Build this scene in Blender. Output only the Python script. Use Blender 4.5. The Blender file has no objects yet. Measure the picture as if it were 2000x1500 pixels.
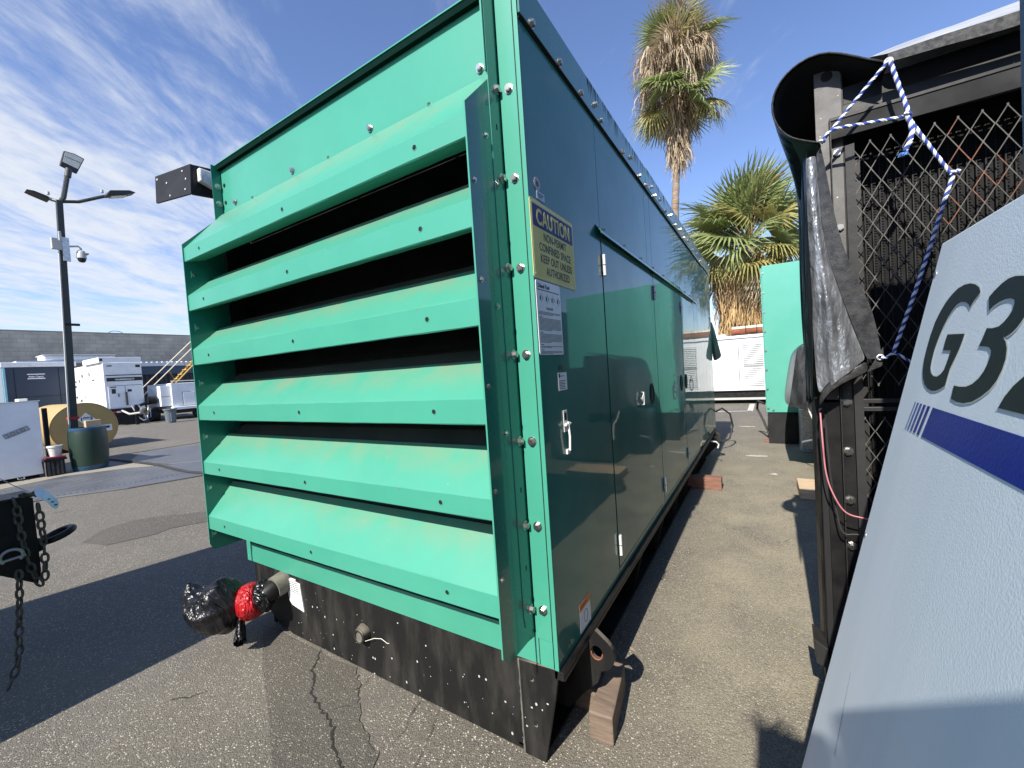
import bpy, bmesh, math, random
from mathutils import Vector, Matrix, Quaternion
R = math.radians
random.seed(7)
sc = bpy.context.scene
col = sc.collection

# ------------------------------------------------------------------ camera
cam_d = bpy.data.cameras.new('camera'); cam = bpy.data.objects.new('camera', cam_d); col.objects.link(cam)
a_, b_, c_ = .55137, -.035215, -.066967
fw = Vector((-math.sin(a_)*math.cos(b_), math.cos(a_)*math.cos(b_), math.sin(b_)))
r0 = fw.cross(Vector((0, 0, 1))).normalized(); u0 = r0.cross(fw)
rr = math.cos(c_)*r0 + math.sin(c_)*u0; uu = -math.sin(c_)*r0 + math.cos(c_)*u0
cam.matrix_world = Matrix(((rr.x, uu.x, -fw.x, 0), (rr.y, uu.y, -fw.y, 0), (rr.z, uu.z, -fw.z, 1.5), (0, 0, 0, 1)))
cam_d.sensor_width = 36; cam_d.lens = 36*803.7/2000; cam_d.clip_start = .02; cam_d.clip_end = 3000
sc.camera = cam

# ------------------------------------------------------------------ world, sun, exposure
SUN_DIR = Vector((.010, 1.0, -.87)).normalized()      # the way the light travels
SUN_EL = math.asin(-SUN_DIR.z)
w = bpy.data.worlds.new('World'); sc.world = w; w.use_nodes = True
nt = w.node_tree; N = nt.nodes; L = nt.links; N.clear()
def nd(t, **k):
    n = N.new(t)
    for kk, v in k.items(): setattr(n, kk, v)
    return n
out = nd('ShaderNodeOutputWorld'); bg = nd('ShaderNodeBackground'); bg.inputs[1].default_value = .092
sky = nd('ShaderNodeTexSky', sky_type='NISHITA', sun_disc=False)
sky.sun_elevation = SUN_EL; sky.sun_rotation = R(180.6); sky.air_density = 1.0; sky.dust_density = .25; sky.ozone_density = 2.2
tc = nd('ShaderNodeTexCoord'); sep = nd('ShaderNodeSeparateXYZ'); L.new(tc.outputs['Generated'], sep.inputs[0])
def M(op, a, b=None, c=None, clamp=False):
    n = nd('ShaderNodeMath', operation=op); n.use_clamp = clamp
    for i, v in enumerate((a, b, c)):
        if v is None: continue
        if isinstance(v, (int, float)): n.inputs[i].default_value = v
        else: L.new(v, n.inputs[i])
    return n.outputs[0]
zc = M('MAXIMUM', sep.outputs[2], .03)
px = M('DIVIDE', sep.outputs[0], zc); py = M('DIVIDE', sep.outputs[1], zc)
cmb = nd('ShaderNodeCombineXYZ'); L.new(px, cmb.inputs[0]); L.new(py, cmb.inputs[1])
# cirrus: streaks running (-.7,.7) over the yard
mp = nd('ShaderNodeMapping'); mp.vector_type = 'POINT'; mp.inputs['Rotation'].default_value = (0, 0, R(48))
L.new(cmb.outputs[0], mp.inputs[0])
mp2 = nd('ShaderNodeMapping'); mp2.inputs['Scale'].default_value = (.8, 2.0, 1); L.new(mp.outputs[0], mp2.inputs[0])
n1 = nd('ShaderNodeTexNoise'); n1.inputs['Scale'].default_value = 1.5; n1.inputs['Detail'].default_value = 9; n1.inputs['Roughness'].default_value = .62; n1.inputs['Distortion'].default_value = .55
L.new(mp2.outputs[0], n1.inputs[0])
n2 = nd('ShaderNodeTexNoise'); n2.inputs['Scale'].default_value = .55; n2.inputs['Detail'].default_value = 4; n2.inputs['Distortion'].default_value = .3
mp3 = nd('ShaderNodeMapping'); mp3.inputs['Location'].default_value = (1.3, .45, 0); L.new(cmb.outputs[0], mp3.inputs[0]); L.new(mp3.outputs[0], n2.inputs[0])
n3 = nd('ShaderNodeTexNoise'); n3.inputs['Scale'].default_value = 7; n3.inputs['Detail'].default_value = 8; n3.inputs['Roughness'].default_value = .65
L.new(mp2.outputs[0], n3.inputs[0])
def ramp(inp, a, b, lo=0., hi=1.):
    m = nd('ShaderNodeMapRange'); m.interpolation_type = 'SMOOTHSTEP'
    L.new(inp, m.inputs[0]); m.inputs[1].default_value = a; m.inputs[2].default_value = b; m.inputs[3].default_value = lo; m.inputs[4].default_value = hi
    return m.outputs[0]
# more cloud to the west (-X), thin veil elsewhere
az = M('DIVIDE', sep.outputs[0], M('ADD', M('ABSOLUTE', sep.outputs[1]), .35))
west = ramp(az, -1.5, -.25, 1., .12)
lowf = ramp(sep.outputs[2], .72, .30, .55, 1.)
cov = M('MULTIPLY', west, lowf)
base = M('ADD', M('MULTIPLY', n1.outputs[0], .75), M('MULTIPLY', n3.outputs[0], .25))
thr = M('SUBTRACT', .585, M('MULTIPLY', cov, .27))
d_ = M('ADD', M('SUBTRACT', base, thr), M('MULTIPLY', M('SUBTRACT', n2.outputs[0], .5), .38))
cl = ramp(d_, -.03, .33, 0., .93)
mix = nd('ShaderNodeMix', data_type='RGBA'); L.new(cl, mix.inputs[0])
tint = nd('ShaderNodeMix', data_type='RGBA', blend_type='MULTIPLY'); tint.inputs[0].default_value = 1
L.new(sky.outputs[0], tint.inputs[6]); tint.inputs[7].default_value = (1.14, 1.15, 1.36, 1)
L.new(tint.outputs[2], mix.inputs[6]); mix.inputs[7].default_value = (5.2, 5.5, 6.0, 1)
L.new(mix.outputs[2], bg.inputs[0]); L.new(bg.outputs[0], out.inputs[0])

sd = bpy.data.lights.new('sun', 'SUN'); sd.energy = 5.0; sd.angle = R(.5); sd.color = (1, .955, .88)
so = bpy.data.objects.new('sun', sd); col.objects.link(so); so.location = (0, -10, 12)
so.rotation_euler = SUN_DIR.to_track_quat('-Z', 'Y').to_euler()
sc.view_settings.view_transform = 'Standard'; sc.view_settings.look = 'None'
sc.view_settings.exposure = .8; sc.view_settings.gamma = 1
sc.view_settings.use_curve_mapping = False
sc.render.engine = 'CYCLES'

# ------------------------------------------------------------------ materials
MATS = {}
def mat(name, c, c2=None, rough=.5, metal=0., coat=0., nscale=6., bump=0., bscale=60., bdist=.002, speck=None, dust=None, drear=None, detail=5., nlo=.35, nhi=.65, coords='Object', stretch=None, wob=0., ior=1.5, croug=.04, spec=.5, dist=0., transl=0., flatb=False):
    if name in MATS: return MATS[name]
    m = bpy.data.materials.new(name); m.use_nodes = True; t = m.node_tree; n = t.nodes; l = t.links
    p = n['Principled BSDF']; p.inputs['Roughness'].default_value = rough; p.inputs['Metallic'].default_value = metal
    p.inputs['Coat Weight'].default_value = coat; p.inputs['Coat Roughness'].default_value = croug; p.inputs['IOR'].default_value = ior; p.inputs['Specular IOR Level'].default_value = spec
    tc = n.new('ShaderNodeTexCoord'); co = tc.outputs[coords]
    if stretch:
        mp = n.new('ShaderNodeMapping'); mp.inputs['Scale'].default_value = stretch; l.new(co, mp.inputs[0]); co = mp.outputs[0]
    if c2 is None: c2 = tuple(x*.86 for x in c)
    no = n.new('ShaderNodeTexNoise'); no.inputs['Scale'].default_value = nscale; no.inputs['Detail'].default_value = detail; no.inputs['Roughness'].default_value = .6
    l.new(co, no.inputs[0])
    mr = n.new('ShaderNodeMapRange'); l.new(no.outputs[0], mr.inputs[0]); mr.inputs[1].default_value = nlo; mr.inputs[2].default_value = nhi
    mx = n.new('ShaderNodeMix'); mx.data_type = 'RGBA'; l.new(mr.outputs[0], mx.inputs[0])
    mx.inputs[6].default_value = (*c, 1); mx.inputs[7].default_value = (*c2, 1); cur = mx.outputs[2]
    if speck:                                   # (scale, threshold, colour)
        v = n.new('ShaderNodeTexVoronoi'); v.inputs['Scale'].default_value = speck[0]; l.new(tc.outputs[coords], v.inputs[0])
        ss = n.new('ShaderNodeSeparateColor'); l.new(v.outputs['Color'], ss.inputs[0])
        pr = n.new('ShaderNodeMath'); pr.operation = 'MULTIPLY'; l.new(ss.outputs[0], pr.inputs[0]); pr.inputs[1].default_value = speck[1]
        lt = n.new('ShaderNodeMath'); lt.operation = 'LESS_THAN'; l.new(v.outputs['Distance'], lt.inputs[0]); l.new(pr.outputs[0], lt.inputs[1])
        gt = n.new('ShaderNodeMath'); gt.operation = 'GREATER_THAN'; l.new(ss.outputs[1], gt.inputs[0]); gt.inputs[1].default_value = speck[3] if len(speck) > 3 else .6
        mu = n.new('ShaderNodeMath'); mu.operation = 'MULTIPLY'; l.new(lt.outputs[0], mu.inputs[0]); l.new(gt.outputs[0], mu.inputs[1])
        m2 = n.new('ShaderNodeMix'); m2.data_type = 'RGBA'; l.new(mu.outputs[0], m2.inputs[0]); l.new(cur, m2.inputs[6]); m2.inputs[7].default_value = (*speck[2], 1); cur = m2.outputs[2]
    if dust:                                    # settled dust on upward faces
        g = n.new('ShaderNodeNewGeometry'); sx = n.new('ShaderNodeSeparateXYZ'); l.new(g.outputs['Normal'], sx.inputs[0])
        r2 = n.new('ShaderNodeMapRange'); l.new(sx.outputs[2], r2.inputs[0]); r2.inputs[1].default_value = .3; r2.inputs[2].default_value = .75; r2.inputs[4].default_value = dust[0]
        nn = n.new('ShaderNodeTexNoise'); nn.inputs['Scale'].default_value = 5; nn.inputs['Detail'].default_value = 8; l.new(tc.outputs[coords], nn.inputs[0])
        r3 = n.new('ShaderNodeMapRange'); l.new(nn.outputs[0], r3.inputs[0]); r3.inputs[1].default_value = .25; r3.inputs[2].default_value = .7; nn.inputs['Scale'].default_value = 9
        mm = n.new('ShaderNodeMath'); mm.operation = 'MULTIPLY'; l.new(r2.outputs[0], mm.inputs[0]); l.new(r3.outputs[0], mm.inputs[1])
        if drear:
            sy = n.new('ShaderNodeSeparateXYZ'); l.new(tc.outputs[coords], sy.inputs[0]); ry = n.new('ShaderNodeMapRange'); ry.interpolation_type = 'SMOOTHSTEP'; l.new(sy.outputs[1], ry.inputs[0]); ry.inputs[1].default_value = drear[0]; ry.inputs[2].default_value = drear[1]; ry.inputs[3].default_value = .12
            m5 = n.new('ShaderNodeMath'); m5.operation = 'MULTIPLY'; l.new(mm.outputs[0], m5.inputs[0]); l.new(ry.outputs[0], m5.inputs[1]); mm = m5
        m3 = n.new('ShaderNodeMix'); m3.data_type = 'RGBA'; l.new(mm.outputs[0], m3.inputs[0]); l.new(cur, m3.inputs[6]); m3.inputs[7].default_value = (*dust[1], 1); cur = m3.outputs[2]
    l.new(cur, p.inputs['Base Color'])
    nin = None
    if bump:
        b = n.new('ShaderNodeBump'); b.inputs['Strength'].default_value = bump; b.inputs['Distance'].default_value = bdist
        bn = n.new('ShaderNodeTexNoise'); bn.inputs['Scale'].default_value = bscale; bn.inputs['Detail'].default_value = 3; bn.inputs['Distortion'].default_value = dist; l.new(tc.outputs[coords] if flatb else co, bn.inputs[0]); l.new(bn.outputs[0], b.inputs['Height']); nin = b
        l.new(b.outputs[0], p.inputs['Normal'])
    if wob:                                     # gentle waviness of sheet metal
        b2 = n.new('ShaderNodeBump'); b2.inputs['Strength'].default_value = 1; b2.inputs['Distance'].default_value = wob
        w2 = n.new('ShaderNodeTexNoise'); w2.inputs['Scale'].default_value = 1.6; w2.inputs['Detail'].default_value = 1; l.new(tc.outputs[coords], w2.inputs[0]); l.new(w2.outputs[0], b2.inputs['Height'])
        if nin: l.new(b2.outputs[0], nin.inputs['Normal'])
        else: l.new(b2.outputs[0], p.inputs['Normal'])
        if coat: l.new(b2.outputs[0], p.inputs['Coat Normal'])
    rm = n.new('ShaderNodeMapRange'); l.new(no.outputs[0], rm.inputs[0]); rm.inputs[1].default_value = .3; rm.inputs[2].default_value = .7
    rm.inputs[3].default_value = max(.02, rough*.88); rm.inputs[4].default_value = min(1, rough*1.15); l.new(rm.outputs[0], p.inputs['Roughness'])
    if transl:
        tr_ = n.new('ShaderNodeBsdfTranslucent'); l.new(cur, tr_.inputs[0]); ms = n.new('ShaderNodeMixShader'); ms.inputs[0].default_value = transl
        l.new(p.outputs[0], ms.inputs[1]); l.new(tr_.outputs[0], ms.inputs[2]); l.new(ms.outputs[0], n['Material Output'].inputs[0])
    MATS[name] = m
    return m
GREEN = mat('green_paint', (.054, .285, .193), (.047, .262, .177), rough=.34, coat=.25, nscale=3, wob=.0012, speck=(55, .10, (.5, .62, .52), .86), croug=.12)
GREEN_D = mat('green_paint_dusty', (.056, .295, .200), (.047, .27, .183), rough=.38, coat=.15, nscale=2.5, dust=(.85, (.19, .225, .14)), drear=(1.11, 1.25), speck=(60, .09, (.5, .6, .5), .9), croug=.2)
GREEN_S = mat('green_gloss_shaded', (.008, .135, .108), (.007, .122, .097), rough=.5, spec=.2, coat=.62, nscale=2, wob=.0026, ior=1.5, croug=.03, speck=(40, .035, (.3, .4, .36), .93))  # same green under a gloss coat, base darkened for the shaded side
GREEN_P = mat('green_plate_shaded', (.014, .15, .11), (.012, .135, .10), rough=.28, coat=.6, nscale=3, wob=.001, croug=.05)  # same green, base darkened for the shaded plates and trim
GREEN_L = mat('light_green_panel', (.066, .315, .235), (.085, .335, .255), rough=.5, nscale=1.8, bump=.1, nlo=.4, nhi=.7)
BLACKP = mat('black_skid_paint', (.008, .008, .0075), (.052, .047, .040), rough=.55, spec=.3, nscale=7, nlo=.46, nhi=.95, stretch=(1.6, 1.6, .45), bump=.25, bscale=90, bdist=.001, dust=(.8, (.22, .19, .15)))
BLACK = mat('black_paint', (.006, .006, .0065), (.014, .013, .012), spec=.3, rough=.45, nscale=9, bump=.15, bscale=120)
BLACKM = mat('matte_black', (.008, .008, .008), rough=.8)
VOID = mat('radiator_black', (.003, .003, .003), rough=.9)
STEEL = mat('zinc_bolt', (.62, .6, .56), (.42, .4, .37), rough=.3, metal=1., nscale=200)
CHROME = mat('stainless', (.72, .71, .67), rough=.35, metal=.0, nscale=60)
GALV = mat('galvanized_steel', (.45, .47, .48), (.62, .64, .65), rough=.42, metal=.8, nscale=38, detail=2, nlo=.45, nhi=.55)
WHITE = mat('white_paint', (.84, .845, .84), (.76, .765, .76), rough=.4, nscale=3)
WHITE2 = mat('white_plastic', (.72, .71, .66), (.6, .58, .5), rough=.5, nscale=9)
WHITE_D = mat('white_decal', (.78, .79, .78), rough=.45)
SIGNY = mat('yellow_sign', (.70, .62, .21), (.64, .57, .19), rough=.55, spec=.2, nscale=12)
SIGNB = mat('blue_sign_band', (.03, .035, .16), rough=.5, spec=.2)
INK = mat('black_print', (.015, .015, .018), rough=.5)
ORANGE = mat('orange_print', (.75, .2, .02), rough=.5)
RUBBER = mat('black_rubber', (.012, .012, .012), (.03, .03, .03), rough=.7)
TARP = mat('black_tarp', (.012, .013, .014), (.02, .021, .022), rough=.36, nscale=18, bump=.8, bscale=26, bdist=.012, stretch=(1, 1, .25))
TARP_S = mat('silver_tarp', (.34, .35, .36), (.13, .135, .14), rough=.3, metal=.6, nscale=10, bump=1., bscale=22, bdist=.016, stretch=(1.4, 1.4, .6))
TARP_R = mat('sunlit_silver_tarp', (.55, .57, .58), (.30, .31, .32), rough=.4, metal=.3, nscale=7, bump=1., bscale=9, bdist=.02, stretch=(.5, 2, 2))  # silver tarp made paler where sun strikes the roof strip
TARP_I = mat('black_tarp_inside', (.006, .006, .007), rough=.75, bump=.4, bscale=40)
TARP_G = mat('green_tarp', (.035, .075, .05), (.06, .10, .07), rough=.4, nscale=8, bump=.6, bscale=20, bdist=.008)
HEM = mat('tarp_hem', (.012, .012, .013), (.035, .034, .033), rough=.38, nscale=45, bump=.35, bscale=220, bdist=.002)
BLUEP = mat('blue_grey_paint', (.74, .825, .87), (.64, .735, .785), rough=.5, nscale=2.2, stretch=(1, 3.2, .45), flatb=True, nlo=.3, nhi=.7, detail=7, bump=.36, bscale=230, bdist=.0011, coat=.2, croug=.3)
BLUED = mat('shaded_blue_grey_paint', (.10, .155, .20), (.08, .13, .17), rough=.38, nscale=5, bump=.5, bscale=150, bdist=.0015)  # same blue grey paint, base darkened for the shaded cabinet face
BLUEV = mat('blue_vinyl', (.012, .028, .26), (.010, .024, .22), rough=.35, bump=.4, bscale=170, bdist=.001)
INKG = mat('dark_vinyl', (.008, .013, .013), (.012, .017, .017), rough=.4, bump=.4, bscale=170, bdist=.001)
CREAM = mat('cream_vinyl', (.7, .75, .7), rough=.5)
GRILLE = mat('grille_metal', (.095, .09, .08), (.05, .047, .043), rough=.6, metal=.2, nscale=25)
RUST = mat('rust', (.26, .075, .03), (.16, .055, .025), rough=.85, nscale=14, bump=.4, bscale=60)
FIN = mat('radiator_fin', (.020, .020, .020), (.006, .006, .006), rough=.5, metal=.5, nscale=30)
GREYK = mat('dark_frame_paint', (.030, .029, .027), (.018, .017, .016), rough=.5, nscale=7, bump=.3, bscale=30, bdist=.003, speck=(50, .12, (.3, .29, .26), .9), spec=.35)
GREYP = mat('sunlit_frame_paint', (.105, .10, .094), (.065, .062, .058), rough=.55, nscale=7, bump=.3, bscale=30, bdist=.003, speck=(50, .16, (.4, .39, .36), .8))  # frame paint lightened for the sunlit upper post
WOOD = mat('weathered_wood', (.23, .165, .115), (.065, .046, .036), rough=.85, nscale=5, stretch=(1, 5, 9), bump=.5, bscale=14, bdist=.004, detail=10, nlo=.3, nhi=.75)
WOODR = mat('reddish_wood', (.24, .115, .075), (.14, .07, .048), rough=.85, nscale=9, stretch=(1, 8, 8), bump=.5, bscale=14, bdist=.003)
WOODP = mat('pale_pine_wood', (.56, .42, .27), (.40, .28, .17), rough=.8, nscale=7, stretch=(1, 9, 9), bump=.4, bscale=14, bdist=.002)
BAG = mat('black_bin_bag', (.004, .004, .005), (.012, .012, .014), rough=.3, nscale=5, bump=.9, bscale=7, bdist=.04, detail=3, dist=2.5, stretch=(1, 1, .55))
REDT = mat('red_tape', (.50, .012, .016), (.30, .008, .012), dist=1.5, rough=.28, nscale=14, bump=1., bscale=34, bdist=.03, stretch=(1, 1, .3))
PIPE = mat('dusty_pipe', (.16, .15, .12), (.09, .085, .07), rough=.85, nscale=14, bump=.4)
CHAIN = mat('chain_steel', (.13, .125, .11), (.07, .06, .05), rough=.55, metal=.65, nscale=60)
GALVC = mat('bright_shackle', (.4, .41, .42), rough=.38, metal=.9)
NAVY = mat('navy_paint', (.018, .033, .062), (.016, .03, .056), rough=.4, nscale=2)
CYANP = mat('pale_blue_paint', (.25, .5, .58), rough=.4)
TANKY = mat('tan_tank_paint', (.42, .28, .10), (.38, .255, .092), rough=.45, nscale=3)
BARG = mat('green_barrel_plastic', (.012, .034, .020), (.010, .028, .017), rough=.45, nscale=5, speck=(22, .05, (.3, .35, .3), .9))
BARB = mat('blue_barrel_plastic', (.02, .07, .14), rough=.4)
POLE = mat('dark_pole_paint', (.018, .022, .02), (.03, .034, .03), rough=.45)
GREYL = mat('light_grey_plastic', (.45, .45, .42), rough=.5)
LENS = mat('led_lens', (.75, .72, .62), rough=.3)
DARKG = mat('dark_grey_metal', (.022, .025, .028), rough=.5)
BINM = mat('grey_bin_plastic', (.15, .18, .19), (.12, .145, .155), rough=.55)
YEL = mat('yellow_paint', (.62, .38, .07), (.5, .3, .06), rough=.5)
CREAMP = mat('cream_rail_paint', (.75, .66, .48), rough=.5)
LOWW = mat('dark_ribbed_cladding', (.045, .04, .05), (.035, .032, .042), rough=.6)
BLUES = mat('slate_blue_fascia', (.06, .09, .14), rough=.5)
ROOFW = mat('white_roof_coating', (.72, .74, .76), rough=.5)
CONC = mat('concrete_base', (.32, .29, .24), (.26, .235, .19), rough=.9, nscale=4, bump=.3)
RED = mat('red_paint', (.5, .02, .02), rough=.5)
MAROON = mat('maroon_plastic', (.2, .02, .035), rough=.45)
PAPER = mat('paper_tag', (.68, .74, .80), (.78, .80, .83), rough=.5)
LEAFG = mat('palm_leaf_green', (.16, .21, .065), (.31, .35, .14), transl=.3, rough=.45, nscale=2.2)
LEAFY = mat('palm_leaf_yellow', (.36, .31, .10), (.24, .24, .08), transl=.3, rough=.55, nscale=2)
LEAFD = mat('palm_leaf_dead', (.60, .49, .34), (.30, .23, .15), transl=.2, rough=.8, nscale=1.6)
LEAFS = mat('palm_straw', (.60, .42, .20), (.34, .21, .09), transl=.15, rough=.8, nscale=1.8)
BARK = mat('palm_bark', (.30, .23, .17), (.17, .12, .085), rough=.9, nscale=3, stretch=(1, 1, 5), bump=.8, bscale=9, bdist=.03)
ROPEB = mat('blue_rope', (.03, .07, .32), rough=.8); ROPEW = mat('white_rope', (.72, .74, .76), rough=.8)
PINK = mat('pink_cord', (.62, .25, .27), (.4, .12, .14), rough=.8)
TIRE = mat('tyre_rubber', (.015, .015, .016), rough=.8)
SKIN = mat('skin', (.42, .24, .17), rough=.5); CLOTH = mat('dark_cloth', (.03, .035, .05), rough=.9)
for m_ in (LEAFG, LEAFY, LEAFD, LEAFS):
    pass

# asphalt: aggregate, blotches, tyre polish
def asphalt(name, dark=1.):
    m = bpy.data.materials.new(name); m.use_nodes = True; t = m.node_tree; n = t.nodes; l = t.links; p = n['Principled BSDF']
    tc = n.new('ShaderNodeTexCoord'); co = tc.outputs['Object']
    def noise(s, d=4, r=.6):
        q = n.new('ShaderNodeTexNoise'); q.inputs['Scale'].default_value = s; q.inputs['Detail'].default_value = d; q.inputs['Roughness'].default_value = r; l.new(co, q.inputs[0]); return q.outputs[0]
    def rmp(i, a, b, lo=0, hi=1):
        q = n.new('ShaderNodeMapRange'); l.new(i, q.inputs[0]); q.inputs[1].default_value = a; q.inputs[2].default_value = b; q.inputs[3].default_value = lo; q.inputs[4].default_value = hi; return q.outputs[0]
    def mx(f, c1, c2, bt='MIX'):
        q = n.new('ShaderNodeMix'); q.data_type = 'RGBA'; q.blend_type = bt
        if isinstance(f, float): q.inputs[0].default_value = f
        else: l.new(f, q.inputs[0])
        for i, c in ((6, c1), (7, c2)):
            if isinstance(c, tuple): q.inputs[i].default_value = (*c, 1)
            else: l.new(c, q.inputs[i])
        return q.outputs[2]
    v = n.new('ShaderNodeTexVoronoi'); v.inputs['Scale'].default_value = 190; l.new(co, v.inputs[0])
    sp = n.new('ShaderNodeSeparateColor'); l.new(v.outputs['Color'], sp.inputs[0])
    c = mx(rmp(sp.outputs[0], 0, 1), (.098*dark, .085*dark, .067*dark), (.22*dark, .194*dark, .152*dark))
    c = mx(rmp(sp.outputs[1], .93, .95), c, (.66*dark, .61*dark, .48*dark))
    c = mx(rmp(v.outputs['Distance'], .25, .75, 0, .8), c, (.07*dark, .064*dark, .054*dark))
    c = mx(rmp(noise(45, 3), .5, .75, 0, .55), c, (.065*dark, .058*dark, .048*dark))
    c = mx(rmp(noise(1.1, 6), .42, .66, 0, .5), c, (.115*dark, .104*dark, .09*dark))
    c = mx(rmp(noise(.35, 5), .52, .7, 0, .35), c, (.22*dark, .198*dark, .16*dark))
    c = mx(rmp(noise(2.7, 5), .6, .72, 0, .55), c, (.10*dark, .093*dark, .085*dark))
    # tan dust trodden along the aisle between the machines
    sx = n.new('ShaderNodeSeparateXYZ'); l.new(co, sx.inputs[0])
    def mul(a, b):
        q = n.new('ShaderNodeMath'); q.operation = 'MULTIPLY'; l.new(a, q.inputs[0]); l.new(b, q.inputs[1]); return q.outputs[0]
    dm = mul(mul(rmp(sx.outputs[0], -.9, -.3), rmp(sx.outputs[0], 1.2, .4)), mul(rmp(sx.outputs[1], .5, 2.2), rmp(sx.outputs[1], 12, 5)))
    dm = mul(dm, rmp(noise(2.2, 6), .3, .62, .25, .8))
    c = mx(dm, c, mx(rmp(sp.outputs[0], 0, 1), (.19*dark, .163*dark, .112*dark), (.375*dark, .33*dark, .23*dark)))
    c = mx(rmp(noise(1.7, 5), .64, .74, 0, .6), c, (.055*dark, .05*dark, .045*dark))
    c = mx(rmp(noise(14, 3), .72, .78, 0, .7), c, (.05*dark, .045*dark, .04*dark))
    l.new(c, p.inputs['Base Color']); p.inputs['Roughness'].default_value = .88
    b = n.new('ShaderNodeBump'); b.inputs['Strength'].default_value = .7; b.inputs['Distance'].default_value = .0045
    hh = n.new('ShaderNodeMath'); hh.operation = 'SUBTRACT'; l.new(noise(90, 4), hh.inputs[0]); l.new(v.outputs['Distance'], hh.inputs[1])
    l.new(hh.outputs[0], b.inputs['Height']); l.new(b.outputs[0], p.inputs['Normal'])
    return m
ASPH = asphalt('asphalt'); ASPH2 = asphalt('asphalt_patch_dark', .68)
CRACK = mat('crack_dark', (.02, .018, .016), rough=1.)
PLATE = mat('steel_road_plate', (.095, .10, .11), (.135, .137, .142), rough=.5, metal=.3, nscale=1.5)
LINE = mat('worn_white_line', (.5, .49, .44), (.22, .21, .18), rough=.8, nscale=20, nlo=.5, nhi=.62)
CSLAB = mat('tan_concrete', (.27, .245, .19), (.22, .20, .155), rough=.9, nscale=6, bump=.3)

def block_wall():
    m = bpy.data.materials.new('grey_block_wall'); m.use_nodes = True; t = m.node_tree; n = t.nodes; l = t.links; p = n['Principled BSDF']
    tc = n.new('ShaderNodeTexCoord'); mp = n.new('ShaderNodeMapping'); mp.inputs['Rotation'].default_value = (R(90), 0, R(90)); l.new(tc.outputs['Object'], mp.inputs[0])
    sx = n.new('ShaderNodeSeparateXYZ'); l.new(tc.outputs['Object'], sx.inputs[0]); cb = n.new('ShaderNodeCombineXYZ'); l.new(sx.outputs[1], cb.inputs[0]); l.new(sx.outputs[2], cb.inputs[1])
    br = n.new('ShaderNodeTexBrick'); l.new(cb.outputs[0], br.inputs[0]); br.inputs['Scale'].default_value = 1; br.inputs['Brick Width'].default_value = .9; br.inputs['Row Height'].default_value = .42; br.inputs['Mortar Size'].default_value = .02
    br.inputs['Color1'].default_value = (.45, .415, .345, 1); br.inputs['Color2'].default_value = (.38, .35, .29, 1); br.inputs['Mortar'].default_value = (.29, .28, .255, 1)
    no = n.new('ShaderNodeTexNoise'); no.inputs['Scale'].default_value = .8; no.inputs['Detail'].default_value = 6; l.new(tc.outputs['Object'], no.inputs[0])
    mr = n.new('ShaderNodeMapRange'); l.new(no.outputs[0], mr.inputs[0]); mr.inputs[1].default_value = .3; mr.inputs[2].default_value = .7; mr.inputs[3].default_value = .8; mr.inputs[4].default_value = 1.15
    mu = n.new('ShaderNodeMix'); mu.data_type = 'RGBA'; mu.blend_type = 'MULTIPLY'; mu.inputs[0].default_value = 1; l.new(br.outputs[0], mu.inputs[6]); l.new(mr.outputs[0], mu.inputs[7]); l.new(mu.outputs[2], p.inputs['Base Color']); p.inputs['Roughness'].default_value = .9
    return m
BLOCKW = block_wall()

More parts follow.
